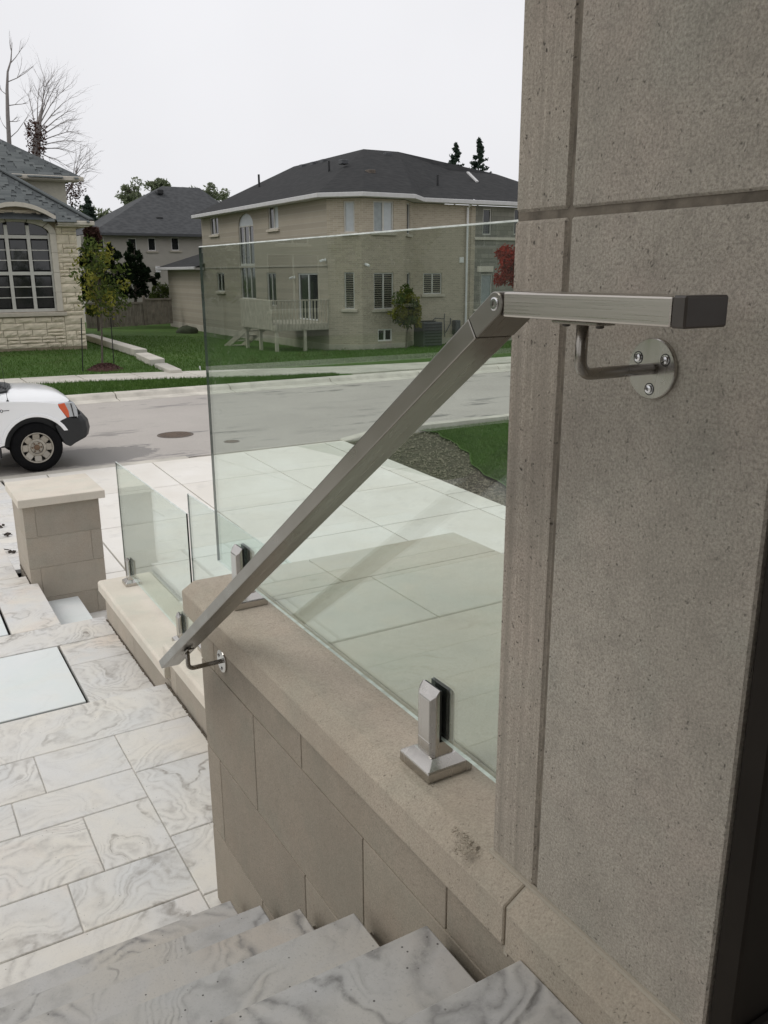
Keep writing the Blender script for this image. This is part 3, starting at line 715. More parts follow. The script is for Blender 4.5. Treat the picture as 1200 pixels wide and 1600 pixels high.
# dark door frame beside the pillar, porch wall behind the viewer, unseen canopy added to shade the stairs
df = empty('door_frame', (1.2, .5, -1.0), 'dark bronze door frame in shadow behind the pillar edge', 'door frame')
MB().box(.789, 1.7, .500, .5335, -1.08, 2.2).build('jamb', M['doordark'], df, bevel=.003, fix=False)
MB().box(.80, 1.7, .485, .4985, -1.08, -.90).build('kick_plate', M['doordark'], df, bevel=.003, fix=False)
hw = empty('house_front', (0, -1.9, -1.05), 'limestone house front wall behind the porch', 'house')
for i in range(5):
    z0 = -1.05+i*.8
    for j in range(6): block('block', -3.4+j*.9+(.2 if i % 2 else 0)+.004, -2.5+j*.9+(.2 if i % 2 else 0)-.004, -2.3, -1.7, z0+.004, z0+.796, M['housewall'], hw, .006)
MB().box(-3.4, 2.2, -2.6, -2.25, -1.05, 3.0).build('mortar_core', M['mortar'], hw, fix=False)
pc = empty('shade_canopy', (-.4, -.3, 2.2), 'flat stone porch canopy over the top of the stairs, added unseen to shade them', 'canopy')  # unseen canopy added to shade the stairs
MB().box(-2.6, 1.6, -2.2, 1.25, 2.22, 2.5).build('slab', M['soffit'], pc, bevel=.01)
MB().box(-2.7, 1.7, 1.25, 1.35, 2.12, 2.6).build('fascia', M['housewall'], pc, bevel=.01)

# ================================================================== LOW WALL
XL = 1.115
wl = empty('low_wall', (1.27, 4.0, L2), 'low stepped stone wall with pale coping carrying the glass railing', 'wall')
MB().box(XL+.004, 1.42, 2.5, 4.10, -3.35, -1.945).build('mortar_core', M['mortar'], wl, fix=False)
MB().box(XL+.004, 1.42, 4.10, 5.592, -3.35, -2.075).build('mortar_core', M['mortar'], wl, fix=False)
for (z0, z1, js) in ((-2.30, -2.105, [5.60, 4.9, 4.128]), (-2.105, -2.072, [5.60, 4.128])):
    for a, b in zip(js[:-1], js[1:]): block('block', XL+(.006 if z1 > -2.08 else 0), 1.42, b+.002, a-.002, z0+.001, z1-.001, M['lowwall'], wl, .002)
for a, b in ((4.124, 4.02), (4.02, 3.30), (3.30, 2.6)): block('block', XL, 1.42, b+.002, a-.002, -2.16, -1.942, M['lowwall'], wl, .002)
lp = lambda t, b: [(1.085, t-.012), (1.085, b), (1.45, b), (1.45, t), (1.097, t)]
MB().prism(lp(-2.0, -2.072), 1, 4.126, 5.645).build('coping', M['lowcap'], wl, bevel=.003)
MB().prism(lp(-1.865, -1.941), 1, 2.56, 4.122).build('coping', M['lowcap'], wl, bevel=.003)

# grime gathered along the wall feet
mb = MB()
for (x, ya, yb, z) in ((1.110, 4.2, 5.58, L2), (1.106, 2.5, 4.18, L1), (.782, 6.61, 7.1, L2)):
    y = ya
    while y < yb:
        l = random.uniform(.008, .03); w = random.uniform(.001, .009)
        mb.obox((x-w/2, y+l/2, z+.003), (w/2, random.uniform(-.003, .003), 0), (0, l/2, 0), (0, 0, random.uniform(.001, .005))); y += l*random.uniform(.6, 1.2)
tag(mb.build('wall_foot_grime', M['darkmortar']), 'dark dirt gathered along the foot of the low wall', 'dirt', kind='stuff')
# ================================================================== GATE PILLAR
gp = empty('gate_pillar', (1.06, 6.9, -2.6), 'short square stone pillar with flat overhanging cap by the driveway', 'pillar')
MB().box(.789, 1.333, 6.598, 7.166, -3.25, -1.66).build('mortar_core', M['mortar'], gp, fix=False)
gr = [(-1.912, -1.662, [.785, .868, 1.337]), (-2.154, -1.914, [.785, 1.255, 1.337]), (-2.40, -2.156, [.785, .862, 1.337]), (-2.65, -2.402, [.785, 1.255, 1.337]), (-3.2, -2.652, [.785, .865, 1.337])]
for z0, z1, js in gr:
    for a, b in zip(js[:-1], js[1:]):
        block('block', a+(.0015 if a > .8 else 0), b-(.0015 if b < 1.3 else 0), 6.594, 7.17, z0+.001, z1-.001, M['lowwall'], gp, .002)
gcap = MB().box(.752, 1.380, 6.548, 7.215, -1.662, -1.600).build('cap', M['lowcap'], gp, bevel=.004, fix=False)

# ================================================================== GLASS
def glass_panel(x, y0, y1, z0, z1, label, dark_near=False):
    mb = MB(); t = .0042
    ar = .0028                                            # ground arris along the upper edge, its bright glint painted pale
    zs = [z0, z1-ar, z1]
    for k in range(3): mb.v += [(x-t+(ar*.5 if k == 2 else 0), y0, zs[k]), (x+t-(ar*.5 if k == 2 else 0), y0, zs[k]), (x+t-(ar*.5 if k == 2 else 0), y1, zs[k]), (x-t+(ar*.5 if k == 2 else 0), y1, zs[k])]
    sd_ = 2 if dark_near else 3
    mb.f = [(3, 2, 1, 0), (8, 9, 10, 11), (0, 1, 5, 4), (1, 2, 6, 5), (2, 3, 7, 6), (3, 0, 4, 7), (4, 5, 9, 8), (5, 6, 10, 9), (6, 7, 11, 10), (7, 4, 8, 11)]
    mb.m = [1, 1, sd_, 0, 3, 0, sd_, 1, 3, 1]
    o = mb.build('glass_balustrade', [M['glass'], M['gedge'], M['gedge_dark'], M['gedge_side']], fix=False)
    return tag(o, label, 'balustrade', 'frameless glass railing panels')
glass_panel(.853, .976, 2.477, -.881, .0745, 'tall clear glass panel on the stair wall beside the pillar')
glass_panel(1.27, 4.140, 5.606, -1.945, -1.19, 'clear glass panel on the lower end of the low wall', True)
glass_panel(1.27, 2.62, 4.098, -1.81, -1.074, 'clear glass panel on the raised section of the low wall')
def spigot(x, y, z, label, h=.180, w=.105):
    root = empty('glass_clamp', (x, y, z), label, 'glass clamp', 'square steel glass clamps')
    a = w/2; c = .031
    mb = MB()
    # base plate with raised pyramid top
    b0 = [(-a,-a),(a,-a),(a,a),(-a,a)]
    lv = [[(p*1.0, q*1.0, 0) for p, q in b0], [(p, q, .021) for p, q in b0], [(p*.96, q*.96, .024) for p, q in b0], [(math.copysign(c, p), math.copysign(c, q), .038) for p, q in b0]]
    vs_ = [(x+p, y+q, z+r) for L in lv for (p, q, r) in L]
    mb.add(vs_, [(3,2,1,0)]+[(i*4+j, i*4+(j+1) % 4, (i+1)*4+(j+1) % 4, (i+1)*4+j) for i in range(3) for j in range(4)]+[(12,13,14,15)])
    mb.build('base_plate', M['steel_v'], root, bevel=.0015)
    k = .030; ch = .010; g = .0115
    def half(s):
        pl = [(s*g, -k), (s*(k-ch), -k), (s*k, -k+ch), (s*k, k-ch), (s*(k-ch), k), (s*g, k)]
        m = MB(); n = len(pl)
        tops = [h-.001 if abs(p) < k-ch+.001 and abs(p) < g+.001 else (h-.022 if abs(abs(p)-k) < 1e-6 else h-.012) for p, q in pl]
        V = [(x+p, y+q, z+.066) for p, q in pl]+[(x+p, y+q, z+t) for (p, q), t in zip(pl, tops)]
        m.add(V, [tuple(range(n)), tuple(range(n, 2*n))]+[(i, (i+1) % n, n+(i+1) % n, n+i) for i in range(n)])
        m.build('jaw', M['steel_v'], root, bevel=.0012)
    half(-1); half(1)
    pl = [(-k+ch, -k), (k-ch, -k), (k, -k+ch), (k, k-ch), (k-ch, k), (-k+ch, k), (-k, k-ch), (-k, -k+ch)]
    MB().prism([(x+p, y+q) for p, q in pl], 2, z+.034, z+.067).build('stem', M['steel_v'], root, bevel=.001)
    for s in (-1, 1):
        MB().box(x+s*.0063, x+s*.0113, y-.028, y+.028, z+.068, z+h-.004).build('gasket', M['rubber'], root, fix=False)
    return root
spigot(.853, 1.243, -.95, 'square brushed steel glass clamp on the coping near the porch pillar')
spigot(.853, 2.262, -.95, 'square brushed steel glass clamp on the coping behind the sloping handrail')
spigot(1.272, 5.47, -2.0, 'small steel glass clamp at the far end of the low wall')
spigot(1.272, 4.37, -2.0, 'small steel glass clamp on the low wall beside the lower end of the handrail')
spigot(1.272, 3.905, -1.865, 'steel glass clamp on the raised coping of the low wall')

# ================================================================== HANDRAIL
hr = empty('handrail', (.668, 1.6, -1.0), 'brushed steel rectangular handrail with level top and long sloping section', 'handrail')
XA, XB = .6395, .697; XM = (XA+XB)/2
MB().box(XA, XB, .558, .806, -.0505, -.0225).build('level_rail', M['steel'], hr, bevel=.0022, seg=2, fix=False)
MB().box(XA-.0006, XB+.0006, .541, .558, -.0512, -.0215).build('end_cap', M['capblack'], hr, bevel=.002, fix=False)
PV = (.822, -.0365); EN = (2.478, -1.193)
d = Vector((0, EN[0]-PV[0], EN[1]-PV[1])); dl = d.length; dn = d.normalized(); nn = Vector((0, -dn.z, dn.y))
H = .0142
def sl(t, o): return (PV[0]+dn.y*t+nn.y*o, PV[1]+dn.z*t+nn.z*o)
# rounded knuckle
kn_ = [sl(-H*math.cos(a), H*math.sin(a)) for a in [R(q) for q in range(-90, 91, 15)]]
kn_ = [sl(.052, -H)]+kn_+[sl(.052, H)]
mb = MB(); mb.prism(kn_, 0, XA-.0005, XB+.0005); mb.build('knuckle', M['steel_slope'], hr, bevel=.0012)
MB().box(XA+.004, XB-.004, .806, .824, -.0495, -.0235).build('hinge_tongue', M['capblack'], hr, fix=False)
mb = MB(); mb.ring((XA-.0005, PV[0], PV[1]), (-1, 0, 0), [(.0078, 0), (.0078, .0008), (.0062, .0016), (.0032, .0016), (.003, -.002), (.0001, -.002)], 20)
mb.build('hinge_screw', M['chrome'], hr, smooth=False)
# sloping tube with plumb-cut foot
A0, A1 = sl(.0535, H), sl(.0535, -H)
zt = EN[1]+H*.9; 
B0 = sl(dl+.004, H); B1 = sl(dl-.012, -H)
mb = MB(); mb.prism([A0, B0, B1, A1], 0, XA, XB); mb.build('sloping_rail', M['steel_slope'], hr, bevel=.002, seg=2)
def bracket(xw, y, zf, zrail, tilt, nm='bracket'):
    mb = MB(); rr = .0068
    bend = .016; zb = zf-.0
    pts = [(xw-.006, y, zb)]
    for a in range(0, 91, 15): pts.append((XM+bend-bend*math.sin(R(a)), y, zb+bend-bend*math.cos(R(a))))
    pts.append((XM, y, zrail))
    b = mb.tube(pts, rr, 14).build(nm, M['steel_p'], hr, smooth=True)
    mb = MB(); mb.ring((xw, y, zf), (-1, 0, 0), [(.0355, 0), (.0355, .0045), (.0345, .0058), (.0001, .0058)], 40); mb.build('flange', M['steel_v'], b)
    for k in range(3):
        a = R(90+60+120*k); c = (xw-.0058, y+.0235*math.cos(a), zf+.0235*math.sin(a))
        mb = MB(); mb.ring(c, (-1, 0, 0), [(.0062, -.001), (.0062, .0003), (.0048, .0003), (.0046, .0026), (.002, .0032), (.0018, .001), (.0001, .001)], 16); mb.build('screw', M['chrome'], b)
        mb = MB(); mb.ring(c, (-1, 0, 0), [(.0074, .0001), (.0060, .0002)], 16); mb.build('screw_recess', M['rubber'], b)
    mb = MB()
    if tilt: mb.obox((XM, y+dn.y*-.01, zrail), Vector((.011, 0, 0)), dn*.034, nn*.0022)
    else: mb.box(XM-.014, XM+.014, y-.036, y+.036, zrail-.0045, zrail)
    mb.build('saddle', M['steel_p'], b, bevel=.0015)
    for s in (-1, 1):
        c = Vector((XM, y, zrail))+(dn*(.024*s-.01) if tilt else Vector((0, .026*s, -.003)))
        mb = MB(); mb.ring(c, (0, 0, -1) if not tilt else -nn, [(.0045, 0), (.0045, .004), (.003, .005), (.0001, .005)], 12); mb.build('screw', M['capblack'], b)
bracket(.785, .703, -.110, -.0508, False)
tt = (2.268-PV[0]-nn.y*-H)/dn.y
bracket(.775, 2.268, -1.125, sl(tt, -H)[1]-.002, True)

# ================================================================== BRICK CORNER HOUSE
XH, YH = 16.305, 31.941
def d45(px, py, x0, y0, s):
    q = ray(px, py); return q*((y0-s*x0)/(q.y-s*q.x))
Bc = d45(566, 440, XH, YH, -1); Cc = pY(Bc.y, 632, 440); Dc = d45(646, 440, Cc.x, Cc.y, 1)
YF, YR = Bc.y, Dc.y
bh = empty('brick_house', (22, 38, -3.2), 'two storey tan brick house with charcoal hip roof and angled bay', 'house')
BASE, FND, EAVE = -3.35, -2.86, 2.82
plan = [(XH, 46.9), (XH, YH), (Bc.x, YF), (Cc.x, YF), (Dc.x, YR), (23.72, YR), (29.5, YR), (29.5, 46.9)]
def wall(a, b, z0, z1, mat, t=.25, name='wall', out=0):
    a, b = Vector((*a, 0)), Vector((*b, 0)); dd = (b-a); L = dd.length; dd.normalize(); nrm = Vector((dd.y, -dd.x, 0))
    return a, dd, nrm, L
def window(parent, a, dirv, nrm, s0, s1, z0, z1, kind='plain', sill=True, depth=.10, cols=2, frame='frame', glassm='pane', arch=False):
    """an opening-like window: recessed reveal box, frame bars, pane; s along wall"""
    def P(s, z, o): return a+dirv*s+nrm*o+Vector((0, 0, z))
    w = MB(); fr = .055
    for (q0, q1, r0_, r1_) in ((s0, s0+fr, z0, z1), (s1-fr, s1, z0, z1), (s0+fr, s1-fr, z0, z0+fr), (s0+fr, s1-fr, z1-fr, z1)):
        w.obox(P((q0+q1)/2, (r0_+r1_)/2, -depth+.03), dirv*(q1-q0)/2, nrm*.03, Vector((0, 0, (r1_-r0_)/2)))
    for c in range(1, cols):
        sc = s0+(s1-s0)*c/cols
        w.obox(P(sc, (z0+z1)/2, -depth+.03), dirv*.035, nrm*.028, Vector((0, 0, (z1-z0)/2-fr)))
    fo = w.build('window', M[frame], parent)
    for c in range(cols):
        q0 = s0+(s1-s0)*c/cols+.04; q1 = s0+(s1-s0)*(c+1)/cols-.04
        gm = glassm if isinstance(glassm, str) else glassm[c % len(glassm)]
        MB().obox(P((q0+q1)/2, (z0+z1)/2, -depth+.012), dirv*(q1-q0)/2, nrm*.006, Vector((0, 0, (z1-z0)/2-.03))).build('pane', M[gm], fo)
        if kind == 'shutter':
            m = MB(); nsl = max(6, int((z1-z0)/.095))
            for i in range(nsl):
                zc = z0+.07+(z1-z0-.14)*(i+.5)/nsl
                m.obox(P((q0+q1)/2, zc, -depth+.034), dirv*(q1-q0)/2*.92, nrm*.012+Vector((0, 0, .012)), Vector((0, 0, .006))+nrm*.004)
            m.build('louvre', M['stucco_sill'], fo)
    if sill:
        MB().obox(P((s0+s1)/2, z0-.06, .02), dirv*((s1-s0)/2+.12), nrm*.07, Vector((0, 0, .055))).build('sill', M['stucco_sill'], fo, bevel=.01)
    return fo
def wall_with_holes(parent, a, b, z0, z1, holes, mat, depth=.12, name='wall'):
    """wall skin with real openings; holes = [(s0,s1,h0,h1)] in wall coords"""
    a, b = Vector((*a, 0)), Vector((*b, 0)); dv = (b-a); L = dv.length; dv.normalize(); nr = Vector((dv.y, -dv.x, 0))
    ss_ = sorted({0.0, L, *[h[0] for h in holes], *[h[1] for h in holes]}); zs_ = sorted({z0, z1, *[h[2] for h in holes], *[h[3] for h in holes]})
    m = MB()
    def P(s, z, o=0.0): return a+dv*s+nr*o+Vector((0, 0, z))
    for i in range(len(ss_)-1):
        for j in range(len(zs_)-1):
            sc, zc = (ss_[i]+ss_[i+1])/2, (zs_[j]+zs_[j+1])/2
            if any(h[0] < sc < h[1] and h[2] < zc < h[3] for h in holes): continue
            m.poly([P(ss_[i], zs_[j]), P(ss_[i+1], zs_[j]), P(ss_[i+1], zs_[j+1]), P(ss_[i], zs_[j+1])])
    for (q0, q1, h0, h1) in holes:
        m.poly([P(q0, h0), P(q0, h1), P(q0, h1, -depth), P(q0, h0, -depth)]); m.poly([P(q1, h1), P(q1, h0), P(q1, h0, -depth), P(q1, h1, -depth)])
        m.poly([P(q0, h1), P(q1, h1), P(q1, h1, -depth), P(q0, h1, -depth)]); m.poly([P(q1, h0), P(q0, h0), P(q0, h0, -depth), P(q1, h0, -depth)])
    o = m.build(name, mat, parent, fix=False)
    return a, dv, nr, o
def sx1(px, py, a=None):       # W1: coordinate from (XH,53.6) along -Y
    p = pX(XH, px, py); return 53.6-p.y, p.z
def rect1(x0, x1, y0, y1):
    s0, za = sx1(x0, (y0+y1)/2); s1, zb = sx1(x1, (y0+y1)/2); xm = (x0+x1)/2
    return (s0, s1, sx1(xm, y1)[1], sx1(xm, y0)[1])
# side wall runs from the far wing corner (y=53.6) to the bay corner
W1 = {'upl': rect1(328.5, 341, 339, 367), 'upr': rect1(419, 434.5, 322, 358), 'lol': rect1(339.5, 350.5, 426, 455.5), 'mid': rect1(417.5, 431.5, 426, 478),
      'door': rect1(466.5, 497, 427, 500)}
s_a0, zt_ = sx1(375, 410); s_a1, _ = sx1(398, 410); za_b = sx1(389, 467)[1]; za_s = sx1(387, 352)[1]; za_t = sx1(386, 333)[1]
W1['arch'] = (s_a0, s_a1, za_b, za_t)
S2 = 53.6-46.9
up_h = [h for k, h in W1.items()]
# two-storey part (from s=S2)
a, dv, nr, _ = wall_with_holes(bh, (XH, 46.9), (XH, YH), FND, EAVE, [(h[0]-S2, h[1]-S2, h[2], h[3]) for h in up_h], M['brick_y'])
wing_w = wall_with_holes(bh, (XH, 53.6), (XH, 46.9), FND, .20, [], M['brick_y'])
aw = a-dv*S2
window(bh, aw, dv, nr, *W1['upl'], cols=2); window(bh, aw, dv, nr, *W1['upr'], cols=2, glassm=['pane', 'pane_lit'])
window(bh, aw, dv, nr, *W1['lol'], cols=2, frame='frame'); window(bh, aw, dv, nr, *W1['mid'], cols=2, sill=False)
window(bh, aw, dv, nr, *W1['door'], cols=2, sill=False, frame='white')
# arched stair window: tall transomed lights under a pale half-round head
h = W1['arch']; sc = (h[0]+h[1])/2; rw = (h[1]-h[0])/2
window(bh, aw, dv, nr, h[0], h[1], h[2], (h[2]+za_s)/2-.1, cols=3)
window(bh, aw, dv, nr, h[0], h[1], (h[2]+za_s)/2-.1, za_s, cols=3, sill=False)
ra = za_t-za_s
def arcpts(n=12, k=1.0): return [(sc+rw*k*math.cos(t), za_s+ra*k*math.sin(t)) for t in [math.pi*i/n for i in range(n+1)]]
def PW(s, z, o): return aw+dv*s+nr*o+Vector((0, 0, z))
m = MB(); m.poly([PW(s, z, -.06) for s, z in arcpts()]); m.build('arched_pane', M['pane_lit'], bh, fix=False)
ap = arcpts()
m = MB()                                             # brick spandrels closing the square hole to a half round
for sgn, seq in ((1, ap[:7]), (-1, ap[6:])):
    cs = h[1] if sgn > 0 else h[0]
    for q in range(len(seq)-1):
        m.add([PW(*seq[q], .001), PW(*seq[q+1], .001), PW(cs, za_t+.001, .001)], [(0, 1, 2)])
        m.add([PW(*seq[q], .001), PW(*seq[q], -.07), PW(*seq[q+1], -.07), PW(*seq[q+1], .001)], [(0, 1, 2, 3)])
m.build('arch_spandrel', M['brick_y'], bh, fix=False)
m = MB(); m.obox(PW(sc-S2+S2, sx1(440, 417)[1], .01), dv*0.01, nr*.01, Vector((0, 0, .01)))
# belt course and foundation
def beltz(): return sx1(440, 416)[1]
MB().obox(PW((S2+53.6-YH)/2, beltz(), .015), dv*((53.6-YH-S2)/2), nr*.02, Vector((0, 0, .035))).build('belt_course', M['brick_y'], bh)
fpl = [(XH-.04, 53.64), (XH-.04, YH-.02), (Bc.x-.02, YF-.04), (Cc.x+.02, YF-.04), (Dc.x+.02, YR-.04), (29.5, YR-.04), (29.5, 53.6)]
MB().prism(fpl, 2, BASE, FND).build('foundation', M['found'], bh)
# bay facets and right wall
def facet(p, q, mat, holes_px, plane):
    p_, q_ = Vector((*p, 0)), Vector((*q, 0)); dd = (q_-p_).normalized(); n_ = Vector((dd.y, -dd.x, 0)); hs_ = []
    for (x0, x1, y0, y1) in holes_px:
        def hit(px, py):
            rr_ = ray(px, py); k = (p_.dot(n_))/(rr_.dot(n_)); w = rr_*k; return (w-p_).dot(dd), w.z
        ym = (y0+y1)/2; xm = (x0+x1)/2
        hs_.append((hit(x0, ym)[0], hit(x1, ym)[0], hit(xm, y1)[1], hit(xm, y0)[1]))
    r_ = wall_with_holes(bh, p, q, FND-.02, EAVE, hs_, mat)
    return r_, hs_
(r_, hs_) = facet((XH, YH), (Bc.x, YF), M['brick_x'], [(537, 554, 314, 363), (538, 554, 425, 483)], 0)
window(bh, r_[0], r_[1], r_[2], *hs_[0], cols=1, glassm='pane_lit'); window(bh, r_[0], r_[1], r_[2], *hs_[1], cols=1, kind='shutter')
(r_, hs_) = facet((Bc.x, YF), (Cc.x, YF), M['brick_x'], [(583.5, 615, 314, 363), (584, 615, 426, 483), (590.5, 613, 514, 533)], 0)
window(bh, r_[0], r_[1], r_[2], *hs_[0], cols=2, glassm=['pane_blue', 'pane_lit']); window(bh, r_[0], r_[1], r_[2], *hs_[1], cols=2, kind='shutter')
window(bh, r_[0], r_[1], r_[2], *hs_[2], cols=2, frame='framew', sill=False)
(r_, hs_) = facet((Cc.x, YF), (Dc.x, YR), M['brick_x'], [(635.5, 641, 317, 366), (635.5, 641, 426, 486)], 0)
window(bh, r_[0], r_[1], r_[2], *hs_[0], cols=1); window(bh, r_[0], r_[1], r_[2], *hs_[1], cols=1)
(r_, hs_) = facet((Dc.x, YR), (23.72, YR), M['brick_x'], [(661.5, 690.5, 426.5, 459.5), (674, 685, 509, 529)], 0)
window(bh, r_[0], r_[1], r_[2], *hs_[0], cols=2, kind='shutter'); window(bh, r_[0], r_[1], r_[2], *hs_[1], cols=1, frame='framew', sill=False)
(r_, hs_) = facet((23.72, YR), (29.5, YR), M['stone_x'], [(754.5, 768, 326, 367), (803, 813, 326, 367), (751, 768.5, 428, 497)], 0)
window(bh, r_[0], r_[1], r_[2], *hs_[0], cols=1, sill=False); window(bh, r_[0], r_[1], r_[2], *hs_[1], cols=1, sill=False)
window(bh, r_[0], r_[1], r_[2], *hs_[2], cols=1, sill=False, glassm='pane_blue')
def onR(x0, x1, y0, y1, o0, o1, nm, mt):
    p, q = pY(YR, (x0+x1)/2, y1), pY(YR, (x0+x1)/2, y0); l, r = pY(YR, x0, (y0+y1)/2), pY(YR, x1, (y0+y1)/2)
    return MB().box(l.x, r.x, YR-o1, YR-o0, p.z, q.z).build(nm, M[mt], bh, bevel=.01, fix=False)
onR(748, 773, 314, 321, -.02, .06, 'lintel', 'precast'); onR(745, 770, 416, 425, -.02, .06, 'lintel', 'precast'); onR(798, 818, 314, 320, -.02, .06, 'lintel', 'precast')
onR(740, 815, 371, 375.5, -.02, .09, 'belt_course', 'precast'); onR(734, 741, 322, 498, -.01, .035, 'quoin', 'brick_x')
onR(717.5, 724, 402, 410.5, -.01, .05, 'vent_plate', 'sign')
onR(739, 815, 482, 485, -.02, .08, 'belt_course', 'precast')
MB().box(XH+.2, 29.3, 47.0, 53.5, BASE, .0).build('inner_mass', M['found'], bh, fix=False)
# eaves, gutter, roof
OV = .46
eo = [(XH-OV, 47.0), (XH-OV, YH-.20), (Bc.x-.19, YF-OV), (Cc.x+.19, YF-OV), (Dc.x+.19, YR-OV), (30, YR-OV)]
m = MB()
inn = [(XH+.02, 47.0), (XH+.02, YH), (Bc.x, YF+.02), (Cc.x, YF+.02), (Dc.x, YR+.02), (30, YR+.02)]
for i in range(5): m.poly([(*eo[i], EAVE+.02), (*eo[i+1], EAVE+.02), (*inn[i+1], EAVE+.02), (*inn[i], EAVE+.02)])
m.build('soffit', M['gutter'], bh, fix=False)
for i in range(5):
    p, q = Vector((*eo[i], EAVE+.10)), Vector((*eo[i+1], EAVE+.10)); MB().bar(p, q+(q-p).normalized()*.03, .10, .17).build('gutter', M['gutter'], bh, bevel=.015)
RZ0 = EAVE+.19; XR, ZR = 22.0, 5.80
RN, RF = (XR, 39.0, ZR), (XR, 47.06, ZR)
r2n = pY(39.0, 622, 239.5)
m = MB()
e3 = [Vector((x, y, RZ0)) for x, y in eo]
RX = Vector((r2n.x, 39.0, ZR))
m.poly([e3[1], Vector((XR, 39.0, ZR)), Vector(RF), e3[0]])
m.poly([e3[2], Vector((XR, 39.0, ZR)), e3[1]])
m.poly([e3[3], RX, Vector((XR, 39.0, ZR)), e3[2]])
LR = Vector((26.6, 38.2, 4.98)); LR2 = Vector((29.6, 38.2, 4.95))
v1 = Vector((Dc.x+4.6, YR+2.4, 4.02))
m.poly([e3[4], RX, e3[3]])
m.poly([e3[4], Vector((25.3, YR-OV, RZ0)), LR, RX])
m.poly([Vector((25.3, YR-OV, RZ0)), Vector((30, YR-OV, RZ0)), Vector((30.5, 37, 4.2)), LR2, LR])
m.poly([RX, LR, LR2, Vector((30, 47, RZ0)), Vector(RF), Vector((XR, 39, ZR))])
m.poly([Vector(RF), Vector((30, 47, RZ0)), e3[0]])
roof = m.build('roof', M['roof_dark'], bh, fix=False)
# wing roof (single storey, hipped)
m = MB(); wz = .34
wc = [Vector((XH-.5, 54.2, wz)), Vector((XH-.5, 46.7, wz)), Vector((XH+6, 46.7, wz+2.3)), Vector((XH+6, 49.5, wz+2.3)), Vector((30, 54.2, wz))]
m.poly([wc[1], wc[2], wc[3], wc[0]]); m.poly([wc[0], wc[3], wc[4]]); m.build('wing_roof', M['roof_dark'], bh, fix=False)
MB().bar((XH-.52, 54.25, wz-.07), (XH-.52, 46.9, wz-.07), .10, .15).build('gutter', M['gutter'], bh, bevel=.015)
MB().box(XH-.47, XH+.05, 46.9, 54.2, wz-.16, wz-.13).build('soffit', M['gutter'], bh, fix=False)
# roof vents and pipes: point on the roof plane from the pixel
def on_roof(px, py, pts):
    p0, p1, p2 = [Vector(q) for q in pts]; n_ = (p1-p0).cross(p2-p0).normalized(); rr_ = ray(px, py); return rr_*(p0.dot(n_)/rr_.dot(n_)), n_
side = (e3[1], Vector((XR, 39.0, ZR)), e3[0]); front = (e3[3], RX, e3[2])
for (px, py, pl) in ((405, 292, side), (514, 268, side), (684, 290, (e3[4], Vector((25.3, YR-OV, RZ0)), LR))):
    p, _ = on_roof(px, py, pl); MB().cyl(p-Vector((0, 0, .1)), p+Vector((0, 0, .62 if px < 420 else .45)), .055, 10).build('vent_pipe', M['trim'], roof)
for (px, py, pl) in ((474, 260, side), (491, 256, side), (507, 252, side), (537, 253, front), (579, 269, front), (606, 242, front)):
    p, n_ = on_roof(px, py, pl); MB().box(p.x-.17, p.x+.17, p.y-.16, p.y+.2, p.z-.1, p.z+.09).build('roof_vent', M['grey_paint' if py < 262 else 'iron'], roof, bevel=.02)
p, _ = on_roof(745, 285, (e3[4], Vector((25.3, YR-OV, RZ0)), LR))
MB().bar(p+Vector((0, -.05, .02)), p+Vector((.1, .9, .55)), .14, .06).build('flashing', M['gutter'], roof)
# downspout
dp = [pY(YR-.42, 741, 312), pY(YR-.40, 738, 318), pY(YR-.10, 731, 325), pY(YR-.08, 729, 420), pY(YR-.08, 727, 535)]
MB().tube([tuple(q) for q in dp], .05, 8).build('downspout', M['white'], bh)
# meter pipes on the right wall
for pts in (((675, 520), (675, 502), (680, 497), (694, 498), (695, 527)), ((696, 520), (704, 505), (704, 497)), ((694, 498), (695, 490)), ((709, 525), (711, 505))):
    MB().tube([tuple(pY(YR-.12, *q)) for q in pts], .022, 6).build('gas_pipe', M['grey_paint'], bh)
MB().box(pY(YR, 706, 510).x, pY(YR, 714, 510).x, YR-.3, YR, pY(YR, 710, 522).z, pY(YR, 710, 500).z).build('gas_meter', M['grey_paint'], bh, bevel=.03)
# security cameras / floodlights
for (pt, nv) in ((pX(XH-.1, 506, 406), (-1, 0, 0)), (pY(YF-.1, 573, 413), (0, -1, 0)), (pX(XH-.08, 458, 433), (-1, 0, 0))):
    b = MB().bar(pt, pt+Vector(nv)*.18-Vector((0, .0, .06)), .09, .09).build('security_camera', M['white'], bh, bevel=.02)
    MB().ring(pt-Vector(nv)*.08, nv, [(.06, 0), (.06, .03), (.0001, .03)], 12).build('mount', M['white'], b)

# deck on the side wall
dk = empty('wooden_deck', (XH-1.2, 34.5, -3.2), 'raised weathered wooden deck with baluster railing below the sliding door', 'deck')
dtop = pX(XH, 480, 500).z-.03
fpt = pX(XH, 511, 505)
DX0 = XH-2.35; DY0 = YH+.15; 
ya = pX(DX0, 448, 520).y; yb = pX(XH, 372, 495).y
DY1 = max(ya, DY0+2)
DY1 = pX(DX0, 380, 480).y
DY0 = pX(XH-.05, 511, 505).y
DYc = pY(DY0, 0, 0).y
